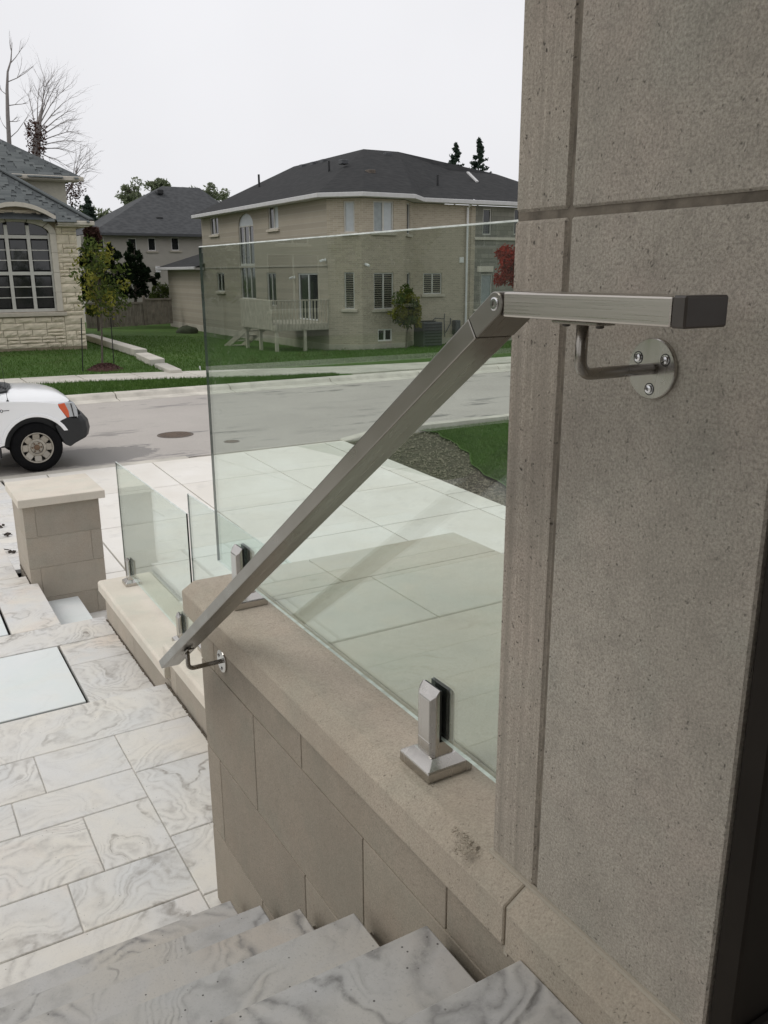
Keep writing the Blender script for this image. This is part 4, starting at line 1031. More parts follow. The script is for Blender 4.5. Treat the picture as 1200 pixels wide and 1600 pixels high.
# front railing (faces the street) runs from wall to outer corner; side rail runs back along Y
nb = int((XH-DX0)/.14)
m = MB(); x = DX0
while x < XH-.05:
    MB().box(x+.004, min(x+.136, XH), DY0, DY1, dtop-.04, dtop).build('deck_board', M['deckwood'], dk, fix=False); x += .14
MB().box(DX0-.02, XH, DY0-.045, DY0-.004, dtop-.26, dtop+.0).build('rim_joist', M['deckwood'], dk, bevel=.004)
MB().box(DX0-.065, DX0-.022, DY0-.045, DY1, dtop-.26, dtop+.0).build('rim_joist', M['deckwood'], dk, bevel=.004)
rail_h = .95
MB().box(DX0-.09, XH, DY0-.10, DY0+.03, dtop+rail_h-.04, dtop+rail_h).build('top_rail', M['deckwood'], dk, bevel=.004)
MB().box(DX0-.09, DX0+.05, DY0+.031, DY1, dtop+rail_h-.04, dtop+rail_h).build('top_rail', M['deckwood'], dk, bevel=.004)
x = DX0-.03
while x < XH:
    MB().box(x, x+.045, DY0-.088, DY0-.047, dtop-.22, dtop+rail_h-.042).build('baluster', M['deckwood'], dk, fix=False); x += .145
y = DY0+.08
while y < DY1:
    MB().box(DX0-.108, DX0-.067, y, y+.09, dtop-.22, dtop+rail_h-.042).build('baluster', M['deckwood'], dk, fix=False); y += .105
for (x, y) in ((DX0+.05, DY0+.06), (DX0+.05, (DY0+DY1)/2), (DX0+.05, DY1-.2), (DX0+1.3, DY0+.06)):
    MB().box(x-.06, x+.06, y-.06, y+.06, -3.45, dtop-.262).build('post', M['deckwood'], dk, fix=False)
for s in (0, 1):
    MB().bar((DX0+.15+s*.8, DY1-.5, dtop-.15), (DX0-.4+s*.8, DY1+1.4, -3.2), .05, .22).build('stair_stringer', M['deckwood'], dk)
for i in range(5):
    t = (i+.5)/5; MB().box(DX0+.15-.55*t, DX0+.95-.55*t, DY1-.5+1.9*t-.13, DY1-.5+1.9*t+.13, dtop-.1-(dtop+3.15)*t, dtop-.06-(dtop+3.15)*t).build('stair_tread', M['deckwood'], dk, fix=False)
# air conditioner by the wall
ac = empty('air_conditioner', (20.5, YR-1.0, -3.2), 'dark grey air conditioner unit against the brick house behind the shrub', 'air conditioner')
a0, a1 = pY(YR-.9, 648, 503), pY(YR-.9, 677, 538)
MB().box(a0.x, a1.x, YR-1.6, YR-.8, -3.3, a0.z).build('casing', M['grey_paint'], ac, bevel=.03)
for i in range(9): MB().box(a0.x+.06, a1.x-.06, YR-1.63, YR-1.6, -3.15+i*.125, -3.10+i*.125).build('louvre', M['trim'], ac, fix=False)
MB().ring(((a0.x+a1.x)/2, YR-1.2, a0.z), (0, 0, 1), [(.34, 0), (.34, .04), (.28, .05), (.0001, .03)], 20).build('fan_grille', M['trim'], ac)

# ================================================================== GREY HOUSE BEHIND
gh = empty('grey_house', (17, 60, -3), 'taupe rendered house with grey hip roof behind the board fence', 'house')
GY = 58.0
g0, g1 = pY(GY, 128, 380).x, 24.0; ge = pY(GY, 240, 369).z
gw = [(143, 163, 371, 392), (200, 213.5, 372, 393), (231, 243.5, 371.5, 392), (267.5, 280, 371, 391.5)]
hs_ = []
for (x0, x1, y0, y1) in gw:
    hs_.append((pY(GY, x0, 381).x-g0, pY(GY, x1, 381).x-g0, pY(GY, (x0+x1)/2, y1).z, pY(GY, (x0+x1)/2, y0).z))
r_ = wall_with_holes(gh, (g0, GY), (g1, GY), -3.3, ge, hs_, M['stucco'])
for i, hh in enumerate(hs_): window(gh, r_[0], r_[1], r_[2], *hh, cols=2 if i == 0 else 1, frame='framew')
MB().box(g0, g1, GY+.2, 66, -3.3, ge-.02).build('inner_mass', M['stucco'], gh, fix=False)
m = MB(); ap_ = pY(63.2, 255, 291); az = ap_.z; lx = pY(GY-.5, 143, 366).x; ez = ge+.12
m.poly([(lx, GY-.5, ez), (g1+.5, GY-.5, ez), (g1-2, 63.2, az), (ap_.x+.3, 63.2, az), (ap_.x-.1, 63.2, az)])
m.poly([(lx, GY-.5, ez), (ap_.x-.1, 63.2, az), (lx, 68, ez)]); m.poly([(ap_.x-.1, 63.2, az), (g1-2, 63.2, az), (g1, 68, ez), (lx, 68, ez)])
m.build('roof', M['roof_grey'], gh, fix=False)
# right-hand slope with skylight
rp = (pY(63.25, 258, 291), pY(57.6, 318, 366), pY(62.9, 332, 318))
m = MB(); m.poly([on_roof(q[0], q[1], rp)[0] for q in ((258, 291), (318, 366), (345, 366), (340, 330), (316, 309), (284, 295))]); m.build('roof_slope', M['roof_grey'], gh, fix=False)
sk = [on_roof(q[0], q[1], rp) for q in ((283, 294.5), (300, 309.5), (311, 309), (296, 296))]; nn_ = sk[0][1] if sk[0][1].y < 0 else -sk[0][1]
sky_ = MB().slab([q+nn_*.14 for q, _ in sk], nn_, .13).build('skylight', M['gutter'], gh)
MB().slab([(q*.8+sum((w for w, _ in sk), Vector())/4*.2)+nn_*.15 for q, _ in sk], nn_, .012).build('pane', M['pane_lit'], sky_)
MB().bar((lx-.05, GY-.55, ez-.05), (g1+.5, GY-.55, ez-.05), .1, .16).build('gutter', M['grey_paint'], gh)
for (px, py) in ((235, 350), (248, 343), (249, 300)):
    q = pY(59.5 if py > 320 else 62.2, px, py); MB().box(q.x-.22, q.x+.22, q.y-.3, q.y+.3, q.z-.15, q.z+.15).build('roof_vent', M['trim'], gh, bevel=.03)
q = pY(GY-.1, 247, 421); MB().box(q.x-.16, q.x+.16, GY-.15, GY, q.z-.2, q.z+.2).build('wall_box', M['white'], gh, bevel=.03)

# ================================================================== BOARD FENCE
fe = empty('board_fence', (13, 51, -3), 'weathered grey board fence between the stone house and brick house', 'fence')
def fz(px): return None
fy = 51.5
def fence_run(px0, px1, ty0, ty1, by0, by1):
    n_ = int(round((px1-px0)/5.2))
    for i in range(n_):
        u0_, u1_ = i/n_, (i+1)/n_; xa = px0+(px1-px0)*u0_; xb = px0+(px1-px0)*u1_
        tp = pY(fy, xa, ty0+(ty1-ty0)*u0_); bt = pY(fy, xa, by0+(by1-by0)*u0_+4); xr_ = pY(fy, xb, ty0).x
        MB().box(tp.x+.008, xr_-.008, fy-.02-random.uniform(0, .012), fy+.01, bt.z, tp.z+random.uniform(-.02, .02)).build('board', M['wood'], fe, fix=False)
    t0, t1 = pY(fy-.05, px0, ty0), pY(fy-.05, px1, ty1)
    MB().bar(t0, t1, .10, .10).build('rail', M['wood'], fe)
fence_run(134, 224, 475, 473, 510, 504); fence_run(224, 268, 468, 467, 504, 501)
for px, t, b in ((224, 462, 506), (176, 472, 508), (134, 474, 511)):
    p, q = pY(fy-.1, px, t), pY(fy-.1, px, b); MB().box(p.x-.07, p.x+.07, fy-.14, fy-.03, q.z-.1, p.z).build('post', M['wood'], fe, bevel=.01)

# ================================================================== STONE HOUSE
sh = empty('stone_house', (3, 37, -2.75), 'cream split stone house with tall arched grid window and slate grey roof', 'house')
SYY = 34.6
scx = pY(SYY, 134, 450).x; XC = 7.16
ez_ = 1.86
# window opening
wx0, wx1 = 3.98, 6.20; wz0 = -1.36; wzs = 1.42; wcx = (wx0+wx1)/2; wr = (wx1-wx0)/2; wrise = .40
r_ = wall_with_holes(sh, (-9, SYY), (XC, SYY), -3.0, 3.0, [(wx0+9, wx1+9, wz0, wzs)], M['ashlar_mortar'], .18, 'backing_wall') if False else None
m = MB()
def arcz(x, rise=wrise, base=wzs, half=wr): return base+rise*math.sqrt(max(0, 1-((x-wcx)/half)**2)) if abs(x-wcx) < half else base
m.box(-9, wx0-.02, SYY, SYY+.25, -3.0, 1.95); m.box(wx1+.02, XC-.01, SYY, SYY+.25, -3.0, 1.85); m.box(wx0-.02, wx1+.02, SYY+.001, SYY+.25, -3.0, wz0)
nseg = 14; top = []
for i in range(nseg+1):
    x = wx0-.02+(wx1-wx0+.04)*i/nseg; top.append((x, SYY+.002, arcz(x)))
for i in range(nseg):
    p, q = top[i], top[i+1]; hz = lambda x: 1.93+.42*(1-((x-wcx)/1.6)**2)
    m.poly([p, q, (q[0], q[1], hz(q[0])), (p[0], p[1], hz(p[0]))])
m.build('backing_wall', M['ashlar_mortar'], sh, fix=False)
MB().box(XC-.25, XC-.012, SYY+.26, 46, -3.0, 1.85).build('side_wall', M['ashlar'], sh, fix=False)
# split stones, each its own piece (shared meshes, scaled)
protos = []
for k in range(6):
    me_ = MB(); n0, n1 = 4, 3; g = [[(i/n0, -(.35+.65*random.random())*(1 if 0 < i < n0 and 0 < j < n1 else .25), j/n1) for i in range(n0+1)] for j in range(n1+1)]
    V = [p for row in g for p in row]+[(0, 0, 0), (1, 0, 0), (1, 0, 1), (0, 0, 1)]
    nv = (n0+1)*(n1+1); Ff = [(j*(n0+1)+i, j*(n0+1)+i+1, (j+1)*(n0+1)+i+1, (j+1)*(n0+1)+i) for j in range(n1) for i in range(n0)]
    b = [i for i in range(n0+1)]; t = [n1*(n0+1)+i for i in range(n0+1)]; l = [j*(n0+1) for j in range(n1+1)]; rr_ = [j*(n0+1)+n0 for j in range(n1+1)]
    Ff += [tuple([nv, nv+1]+b[::-1]), tuple([nv+2, nv+3]+t), tuple([nv+3, nv]+l), tuple([nv+1, nv+2]+rr_[::-1])]
    me_.add(V, Ff); o = me_.build('stone', M['ashlar'], None, fix=True); protos.append(o.data)
    bpy.data.objects.remove(o)
rl = rootloc(sh)
def lay(x0, x1, z0, z1):
    o = bpy.data.objects.new('stone', random.choice(protos)); COL.objects.link(o); o.parent = sh
    o.location = Vector((x0+.009, SYY-.002, z0+.009))-rl; o.scale = (x1-x0-.018, random.uniform(.05, .09), z1-z0-.018)
def ashlar_fill(x0, x1, z0, z1, inside=lambda x, z: True):
    z = z0; rnd = random.Random(int(x0*100)+int(z0*50))
    while z < z1-.05:
        hh = rnd.choice([.17, .25, .33, .25]); hh = min(hh, z1-z)
        if z1-z-hh < .07: hh = z1-z
        x = x0-rnd.uniform(0, .3)
        while x < x1:
            w = rnd.uniform(.32, .85); xa, xb = max(x, x0), min(x+w, x1)
            if x1-xb < .16: xb = x1
            if xb-xa > .1 and inside((xa+xb)/2, z+hh/2):
                if hh > .22 and rnd.random() < .38 and xb-xa > .3:
                    lay(xa, xb, z, z+hh*.5); lay(xa, xb, z+hh*.5, z+hh)
                else: lay(xa, xb, z, z+hh)
            x = xb if xb == x1 else x+w
            if xb >= x1: break
        z += hh
ashlar_fill(wx1+.22, XC, -2.68, 1.80)
ashlar_fill(2.2, wx1+.22, -2.68, wz0-.20)
ashlar_fill(wx0-.2, wx1+.2, wzs+.22, 2.35, lambda x, z: z > arcz(x, .46, wzs, wr+.25)+.14 and z < 1.90+.40*(1-((x-wcx)/1.6)**2))
ashlar_fill(2.2, wx0-.24, wz0-.2, 1.7)
# precast surround, sill, arched head, fascia
for sgn, xx in ((1, wx1), (-1, wx0)):
    z = wz0
    for k in range(4):
        MB().box(min(xx, xx+sgn*.22), max(xx, xx+sgn*.22), SYY-.06, SYY+.1, z+.003, z+.70).build('surround', M['precast'], sh, bevel=.008, fix=False); z += .703
def arch_band(r_in, r_out, base, ri, ro, y0, y1, name, mt, n_=10):
    for i in range(n_):
        t0, t1 = math.pi*(i+.03)/n_, math.pi*(i+.97)/n_
        P = []
        for t in (t0, (t0+t1)/2, t1): P.append((wcx+r_in*math.cos(t), base+ri*math.sin(t)))
        for t in (t1, (t0+t1)/2, t0): P.append((wcx+r_out*math.cos(t), base+ro*math.sin(t)))
        MB().prism(P, 1, y0, y1).build(name, M[mt], sh)
arch_band(wr, wr+.23, wzs, wrise, wrise+.24, SYY-.06, SYY+.1, 'arch_stone', 'precast', 5)
for i in range(8):
    t0, t1 = -1.32+2.64*i/8, -1.32+2.64*(i+1)/8
    P = [(wcx+t, 1.88+.44*(1-(t/1.32)**2)+o) for t, o in ((t0, 0), (t1, 0), (t1, .15), (t0, .15))]
    MB().prism(P, 1, SYY-.42, SYY-.02).build('arched_fascia', M['precast'], sh)
MB().box(wx0-.3, wx1+.32, SYY-.12, SYY+.1, wz0-.17, wz0-.02).build('sill', M['stucco_sill'], sh, bevel=.02)
# grid window: three casements, each with panes
MB().box(wx0, wx1, SYY+.16, SYY+.2, wz0, wzs+.45).build('window_backing', M['gap'], sh, fix=False)
cw = (wx1-wx0)/3
wn = MB()
for i in range(4):
    x = wx0+cw*i; wn.box(max(wx0, x-.06), min(wx1, x+.06), SYY+.04, SYY+.12, wz0, wzs+(.28 if 0 < i < 3 else .02))
for z in (wz0+.05, .02, 1.30): wn.box(wx0+.061, wx1-.061, SYY+.045, SYY+.115, z-.06, z+.06)
gridw = wn.build('window', M['frame'], sh, fix=False)
for i in range(3):
    x0, x1 = wx0+cw*i+.10, wx0+cw*(i+1)-.10
    for (za, zb) in ((wz0+.14, -.08), (.12, 1.20)):
        for k in range(3):
            a_, b_ = za+(zb-za)*k/3, za+(zb-za)*(k+1)/3
            MB().box(x0, x1, SYY+.10, SYY+.11, a_+.018, b_-.018).build('pane', M['pane'], gridw, fix=False)
            if k: MB().box(x0-.04, x1+.04, SYY+.075, SYY+.099, a_-.016, a_+.016).build('glazing_bar', M['frame'], gridw, fix=False)
    P = [(x0-.03, 1.38), (x1+.03, 1.38)]+[(x, arcz(x)) for x in np.linspace(x1+.03, x0-.03, 6)]
    MB().prism(P, 1, SYY+.10, SYY+.11).build('pane', M['pane'], gridw)
# front hip roof with shingle tabs; upper storey and main roof behind
RL, RRt = 2*wcx-7.66, 7.66
apx = Vector((5.1, 38.2, 3.98)); EZ = ez_+.02
f0, f1 = Vector((RL, SYY-.45, EZ)), Vector((RRt, SYY-.45, EZ))
m = MB(); m.poly([f0, f1, apx]); m.poly([f1, Vector((RRt, 44, EZ)), apx]); m.poly([f0, apx, Vector((RL, 44, EZ))])
hr_ = m.build('roof', M['roof_stone'], sh, fix=False)
MB().bar(f1+Vector((.05, 0, -.08)), Vector((wcx+1.36, SYY-.45, EZ-.08)), .12, .15).build('gutter', M['precast'], sh, bevel=.02)
MB().bar(f1+Vector((.03, -.05, -.08)), f1+Vector((.03, 8, -.08)), .12, .15).build('gutter', M['precast'], sh, bevel=.02)
MB().box(wx1+.24, XC+.4, SYY-.43, SYY-.0, EZ-.2, EZ-.165).build('soffit', M['precast'], sh, fix=False)
MB().bar(f1+Vector((0, 0, .05)), apx+Vector((0, 0, .06)), .22, .05).build('hip_ridge', M['shingle'], sh)
MB().bar(f0+Vector((0, 0, .05)), apx+Vector((0, 0, .06)), .22, .05).build('hip_ridge', M['shingle'], sh)
tabme = MB().box(0, 1, -.012, .012, 0, 1).build('shingle', M['shingle'], None, fix=False); tabd = tabme.data; bpy.data.objects.remove(tabme)
cnt = [0]
def shingles(parent, p0, p1, pt, pred, row=.20, wmean=.42):
    """tabs on triangle/quad p0-p1 eave, pt apex direction"""
    ux = (p1-p0).normalized(); n_ = ux.cross((pt-p0)).normalized()
    if n_.z < 0: n_ = -n_
    vz = n_.cross(ux).normalized()
    if vz.z < 0: vz = -vz
    Hh = (pt-p0).dot(vz); W = (p1-p0).length; a_s = (pt-p0).dot(ux); rlp = rootloc(parent)
    rot = Matrix((ux, n_, vz)).transposed().to_quaternion()
    k = 0
    while k*row < Hh-.05:
        v = k*row; lo = a_s*v/Hh; hi = W-(W-a_s)*v/Hh
        s = lo-random.uniform(0, .4)
        while s < hi:
            w = random.uniform(.7, 1.3)*wmean; sa, sb = max(lo, s), min(hi, s+w)
            c = p0+ux*((sa+sb)/2)+vz*v
            if sb-sa > .06 and pred(c):
                o = bpy.data.objects.new('shingle', tabd); COL.objects.link(o); o.parent = parent
                o.location = p0+ux*(sa+.006)+vz*v+n_*random.uniform(.012, .020)-rlp; o.rotation_mode = 'QUATERNION'
                o.rotation_quaternion = rot; o.scale = (sb-sa-.012, 1, row*1.03); cnt[0] += 1
            s += w
        k += 1
vis = lambda c: 3.6 < c.x
shingles(hr_, f0, f1, apx, lambda c: c.x > 3.75 and not (c.y < SYY-.0 and abs(c.x-wcx) < 1.33 and c.z < 1.98+.44*(1-((c.x-wcx)/1.32)**2)+.05), .165, .40)
UY = 40.0
MB().box(-4, 8.02, UY, 48, 1.0, 3.86).build('upper_wall', M['cream'], sh, fix=False)
u0_, u1_ = Vector((-4, UY-.5, 3.93)), Vector((8.62, UY-.5, 3.93)); ua = Vector((2.0, 47.5, 8.25))
m = MB(); m.poly([u0_, u1_, ua, Vector((-4, 47.5, 8.25))]); m.poly([u1_, Vector((8.62, 52, 3.93)), ua]); mr = m.build('upper_roof', M['roof_stone'], sh, fix=False)
MB().bar(Vector((5.6, UY-.55, 3.84)), u1_+Vector((.05, -.05, -.09)), .13, .17).build('gutter', M['precast'], sh, bevel=.02)
MB().box(3, 8.5, UY-.5, UY-.001, 3.73, 3.76).build('soffit', M['precast'], sh, fix=False)
shingles(mr, u0_, u1_, ua, lambda c: c.x > 4.9 and c.x < 8.62-(c.z-3.93)*.0 and (c.z-3.93)/(8.25-3.93) < (8.62-c.x)/(8.62-2.0)+.02, .24, .50)
print('SHINGLES', cnt[0], 'STONES', sum(1 for c in sh.children if c.name.startswith('stone')))

# ================================================================== PICKUP TRUCK
TW = pY(14.08, 59, 703)
TX, TYC = TW.x, 15.06
tk = empty('pickup_truck', (TX, TYC, Z_ST), 'white pickup truck with black bumper parked at the kerb', 'truck')
def T(x, y, z): return (TX+x, TYC+y, Z_ST+z)
def arch(cx, r, a0, a1, n=14): return [(cx+r*math.cos(R(a)), .40+r*math.sin(R(a))) for a in np.linspace(a0, a1, n)]
sidep = [(.37, 1.062), (.38, 1.0), (.44, .90), (.485, .825), (.42, .80)]+arch(0, .475, 48, 172)+[(-.49, .47), (-.55, .45), (-3.10, .45)]+arch(-3.70, .475, 6, 174)+[(-4.60, .52), (-4.66, .60), (-4.66, 1.19), (-2.97, 1.19), (-2.95, 1.165), (-.75, 1.165), (-.35, 1.145), (.05, 1.115)]
for s in (-1, 1):
    y0, y1 = (s*.935, s*.995)
    P = [(TX+x, Z_ST+z) for x, z in sidep]
    bs = MB().prism(P, 1, TYC+min(y0, y1), TYC+max(y0, y1)).build('body_side', M['paint'], tk, bevel=.022, seg=2, smooth=False)
    # raised wheel-arch lip
    for cx in (0, -3.70):
        oa = arch(cx, .535, 25 if cx == 0 else 8, 168); ia = arch(cx, .478, 28 if cx == 0 else 8, 168)
        P = [(TX+x, Z_ST+z) for x, z in oa+ia[::-1]]
        MB().prism(P, 1, TYC+min(s*.98, s*1.012), TYC+max(s*.98, s*1.012)).build('arch_lip', M['paint'], bs, bevel=.012, seg=2)
    # door seams and handle
    for x in (-.62, -1.95):
        MB().box(*sorted((TX+x-.005, TX+x+.005)), *sorted((TYC+s*.9935, TYC+s*.9965)), Z_ST+.50, Z_ST+1.15).build('door_seam', M['trim'], bs, fix=False)
    MB().box(TX-1.86, TX-1.66, *sorted((TYC+s*.995, TYC+s*1.035)), Z_ST+1.01, Z_ST+1.05).build('door_handle', M['trim'], bs, bevel=.01)
st = [(-.78, .955, 1.165, 1.30), (-.55, .96, 1.155, 1.295), (-.2, .965, 1.13, 1.275), (.1, .96, 1.12, 1.262), (.32, .95, 1.105, 1.232), (.46, .93, 1.085, 1.19), (.56, .88, 1.065, 1.145), (.615, .82, 1.03, 1.085), (.64, .78, .97, 1.01)]
m = MB(); fr_ = [-1, -.94, -.8, -.55, 0, .55, .8, .94, 1]; zr_ = [0, .34, .62, .9, 1, .9, .62, .34, 0]
for (x, hw_, z0, z1) in st: m.v += [T(x, f*hw_+(0), z0-.015+(z1-z0+.015)*q) for f, q in zip(fr_, zr_)]
k = len(fr_)
for i in range(len(st)-1):
    for j in range(k-1): m.f.append((i*k+j, i*k+j+1, (i+1)*k+j+1, (i+1)*k+j)); m.m.append(0)
m.build('hood', M['paint'], tk, smooth=True)
m = MB()
for (x, hw_, z0, z1) in st[2:]:
    for s in (-1, 1): m.v += [T(x, s*hw_, z0-.015), T(x-.02, s*.965, z0-.06)]
for i in range(len(st)-3):
    for s in (0, 1): a_ = i*4+s*2; m.f.append((a_, a_+1, a_+5, a_+4)); m.m.append(0)
m.build('fender_shoulder', M['paint'], tk, smooth=True)
MB().box(TX-4.6, TX+.5, TYC-.86, TYC+.86, Z_ST+.42, Z_ST+.95).build('chassis', M['trim'], tk, fix=False)
# nose: grille, lamps, bumper
gp_ = [(.50, .80), (.66, .80), (.665, .93), (.60, 1.02), (.52, 1.03)]
g_ = MB().prism([(TX+x, Z_ST+z) for x, z in gp_], 1, TYC-.62, TYC+.62).build('grille', M['trim'], tk, bevel=.01)
for i in range(3): MB().box(TX+.655, TX+.682, TYC-.60, TYC+.60, Z_ST+.825+i*.065, Z_ST+.85+i*.065).build('grille_bar', M['trim'], g_, fix=False)
for s in (-1, 1):
    lo, hi = sorted((s*.60, s*.985))
    lp_ = [(.375, 1.06), (.61, 1.07), (.655, .95), (.665, .80), (.60, .79), (.50, .825)]
    hl = MB().prism([(TX+x, Z_ST+z) for x, z in lp_], 1, TYC+lo, TYC+hi).build('headlight', M['lens'], tk, bevel=.015)
    lo, hi = sorted((s*.90, s*.9875))
    am = [(.37, 1.045), (.475, 1.06), (.525, .93), (.53, .835), (.50, .82), (.40, .96)]
    MB().prism([(TX+x, Z_ST+z) for x, z in am], 1, TYC+lo, TYC+hi).build('turn_signal', M['orange'], hl, bevel=.006)
    MB().bar(T(.565, s*.988, 1.045), T(.60, s*.988, .81), .012, .015).build('lamp_divider', M['trim'], hl)
for s in (-1, 1):
    MB().bar(T(.605, s*.80, 1.0), T(.690, s*.80, .83), .10, .05, (0, 1, 0)).build('grille_edge', M['trim'], g_)
bp = [(.30, .70), (.36, .80), (.46, .845), (.70, .845), (.765, .74), (.78, .60), (.755, .48), (.50, .36), (.42, .40), (.36, .54)]
m = MB()
n_ = len(bp); ys = [(-.985, .86), (-.93, .95), (-.70, 1.04), (0, 1.10), (.70, 1.04), (.93, .95), (.985, .86)]
for (yy_, sc_) in ys: m.v += [T(x if x < .5 else .5+(x-.5)*((sc_-.66)/.28), yy_, z) for x, z in bp]
for i in range(len(ys)-1):
    for j in range(n_): m.f.append((i*n_+j, i*n_+(j+1) % n_, (i+1)*n_+(j+1) % n_, (i+1)*n_+j)); m.m.append(0)
m.f += [tuple(range(n_))[::-1], tuple(range((len(ys)-1)*n_, len(ys)*n_))]; m.m += [0, 0]
bmp = m.build('bumper', M['trim'], tk, bevel=.01)
MB().box(TX+.80, TX+.845, TYC-.35, TYC-.25, Z_ST+.40, Z_ST+.47).build('tow_hook', M['rust'], bmp, bevel=.01)
# wheels
def wheel(cx, s):
    w = empty('wheel', (0, 0, 0)); w.parent = tk; w.location = Vector(T(cx, s*.86, .388))-Vector(rootloc(tk))
    c = T(cx, s*.86, .388); ax = (0, s, 0)
    MB().ring(c, ax, [(.235, -.12), (.30, -.135), (.365, -.125), (.386, -.09), (.388, 0), (.386, .09), (.365, .125), (.30, .138), (.245, .125), (.232, .10)], 40).build('tyre', M['tyre'], w, smooth=True)
    rm = MB().ring(c, ax, [(.243, .125), (.238, .13), (.222, .118), (.215, .06), (.212, -.10)], 40).build('rim', M['rim'], w, smooth=True)
    MB().ring(c, ax, [(.212, .02), (.0001, .02)], 30).build('brake_disc', M['trim'], w)
    MB().ring(c, ax, [(.155, .050), (.135, .085), (.10, .088), (.088, .066), (.0001, .066)], 32).build('hub', M['rim'], w, smooth=False)
    MB().ring(c, ax, [(.045, .066), (.045, .09), (.03, .095), (.0001, .095)], 20).build('centre_cap', M['rust'], w)
    for i in range(8):
        a = 2*math.pi*i/8; u_ = Vector((math.cos(a), 0, math.sin(a))); v_ = Vector((-math.sin(a), 0, math.cos(a))); cc = Vector(c)
        P = [cc+u_*.13+v_*.056, cc+u_*.13-v_*.056, cc+u_*.222-v_*.054, cc+u_*.222+v_*.054]
        m = MB(); yo = Vector((0, s, 0)); m.add([p+yo*.086 for p in P[:2]]+[p+yo*.112 for p in P[2:]]+[p+yo*.05 for p in P], [(0,1,2,3), (4,7,6,5), (0,4,5,1), (1,5,6,2), (2,6,7,3), (3,7,4,0)])
        m.build('spoke', M['rim'], w, bevel=.008)
    for i in range(6):
        a = 2*math.pi*i/6; q = Vector(c)+Vector((math.cos(a)*.068, 0, math.sin(a)*.068))
        MB().cyl(q+Vector((0, s*.064, 0)), q+Vector((0, s*.088, 0)), .012, 8).build('lug_nut', M['rust'], w)
for cx in (0, -3.70):
    for s in (-1, 1): wheel(cx, s)
for s in (-1, 1):
    MB().box(TX-.545, TX-.52, *sorted((TYC+s*.72, TYC+s*.985)), Z_ST+.28, Z_ST+.50).build('mud_flap', M['trim'], tk, bevel=.006)
    P = arch(0, .472, 5, 172); P2 = [(TX+x, Z_ST+z) for x, z in P]
# cab
cab = [(-.45, 1.165), (-.92, 1.60), (-1.12, 1.90), (-1.30, 1.94), (-2.70, 1.93), (-2.88, 1.80), (-2.93, 1.17)]
m = MB(); P = [(TX+x, Z_ST+z) for x, z in cab]
n_ = len(cab)
def cabpt(x, z, s): return T(x, s*(.955-.22*max(0, z-1.17)), z)
m.v = [cabpt(x, z, -1) for x, z in cab]+[cabpt(x, z, 1) for x, z in cab]
m.f = [tuple(range(n_)), tuple(range(n_, 2*n_))[::-1]]+[(i, n_+i, n_+(i+1) % n_, (i+1) % n_) for i in range(n_)]; m.m = [0]*len(m.f)
cb = m.build('cab', M['paint'], tk, bevel=.03, seg=2)
m = MB(); q = [T(-.42, -.80, 1.22), T(-.42, .80, 1.22), T(-1.07, .70, 1.865), T(-1.07, -.70, 1.865)]
m.slab(q, (Vector(q[1])-Vector(q[0])).cross(Vector(q[3])-Vector(q[0])).normalized(), .02); m.build('windscreen', M['pane'], cb)
for s in (-1, 1):
    for (xa, xb, xc, xd) in ((-.70, -1.12, -1.92, -1.92), (-2.0, -2.0, -2.72, -2.82)):
        z0, z1 = 1.22, 1.83
        q = [Vector(cabpt(xa, z0, s*1.004)), Vector(cabpt(xb, z1, s*1.004)), Vector(cabpt(xc, z1, s*1.004)), Vector(cabpt(xd, z0, s*1.004))]
        MB().slab(q, Vector((0, s, 0)), .01).build('side_window', M['pane'], cb)
    MB().box(TX-.85, TX-.68, *sorted((TYC+s*1.02, TYC+s*1.26)), Z_ST+1.22, Z_ST+1.47).build('mirror', M['trim'], cb, bevel=.03)
# black cowl with wipers under the windscreen
m = MB(); q = [T(-.30, -.66, 1.262), T(-.20, -.3, 1.285), T(-.17, 0, 1.292), T(-.20, .3, 1.285), T(-.30, .66, 1.262), T(-.60, .85, 1.255), T(-.60, -.85, 1.255)]
m.slab([Vector(p)+Vector((0, 0, .012)) for p in q], (0, 0, 1), .03); cw_ = m.build('cowl', M['trim'], tk)
for i in range(2):
    MB().tube([T(-.30, -.55+i*.6, 1.295), T(-.36, -.2+i*.6, 1.325), T(-.46, .15+i*.55, 1.36)], .010, 6).build('wiper', M['trim'], cw_)
for i in range(4):
    MB().tube([T(-.33-.05*i, -.62+.02*i, 1.282), T(-.245-.05*i, -.3, 1.305), T(-.215-.05*i, 0, 1.312)], .006, 5).build('cowl_rib', M['grey_paint'], cw_)
# bed
m = MB(); m.box(TX-4.62, TX-3.0, TYC-.86, TYC-.80, Z_ST+.95, Z_ST+1.18); m.box(TX-4.62, TX-3.0, TYC+.80, TYC+.86, Z_ST+.95, Z_ST+1.18); m.build('bed_liner', M['trim'], tk, fix=False)
MB().box(TX-4.70, TX-4.62, TYC-.93, TYC+.93, Z_ST+.52, Z_ST+1.18).build('tailgate', M['paint'], tk, bevel=.02)
MB().box(TX-4.86, TX-4.66, TYC-.95, TYC+.95, Z_ST+.42, Z_ST+.60).build('rear_bumper', M['trim'], tk, bevel=.03)
for s in (-1, 1): MB().box(TX-4.69, TX-4.60, *sorted((TYC+s*.92, TYC+s*1.0)), Z_ST+.75, Z_ST+1.12).build('tail_light', M['orange'], tk, bevel=.01)
# aerial
ab = T(-.345, -.955, 1.145)
an = MB().ring(ab, (0, 0, 1), [(.022, -.02), (.02, .01), (.006, .025), (.004, .05)], 10).build('aerial', M['trim'], tk)
MB().tube([ab, (ab[0]-.03, ab[1], ab[2]+.75)], [.0035, .002], 5).build('aerial_rod', M['trim'], an)
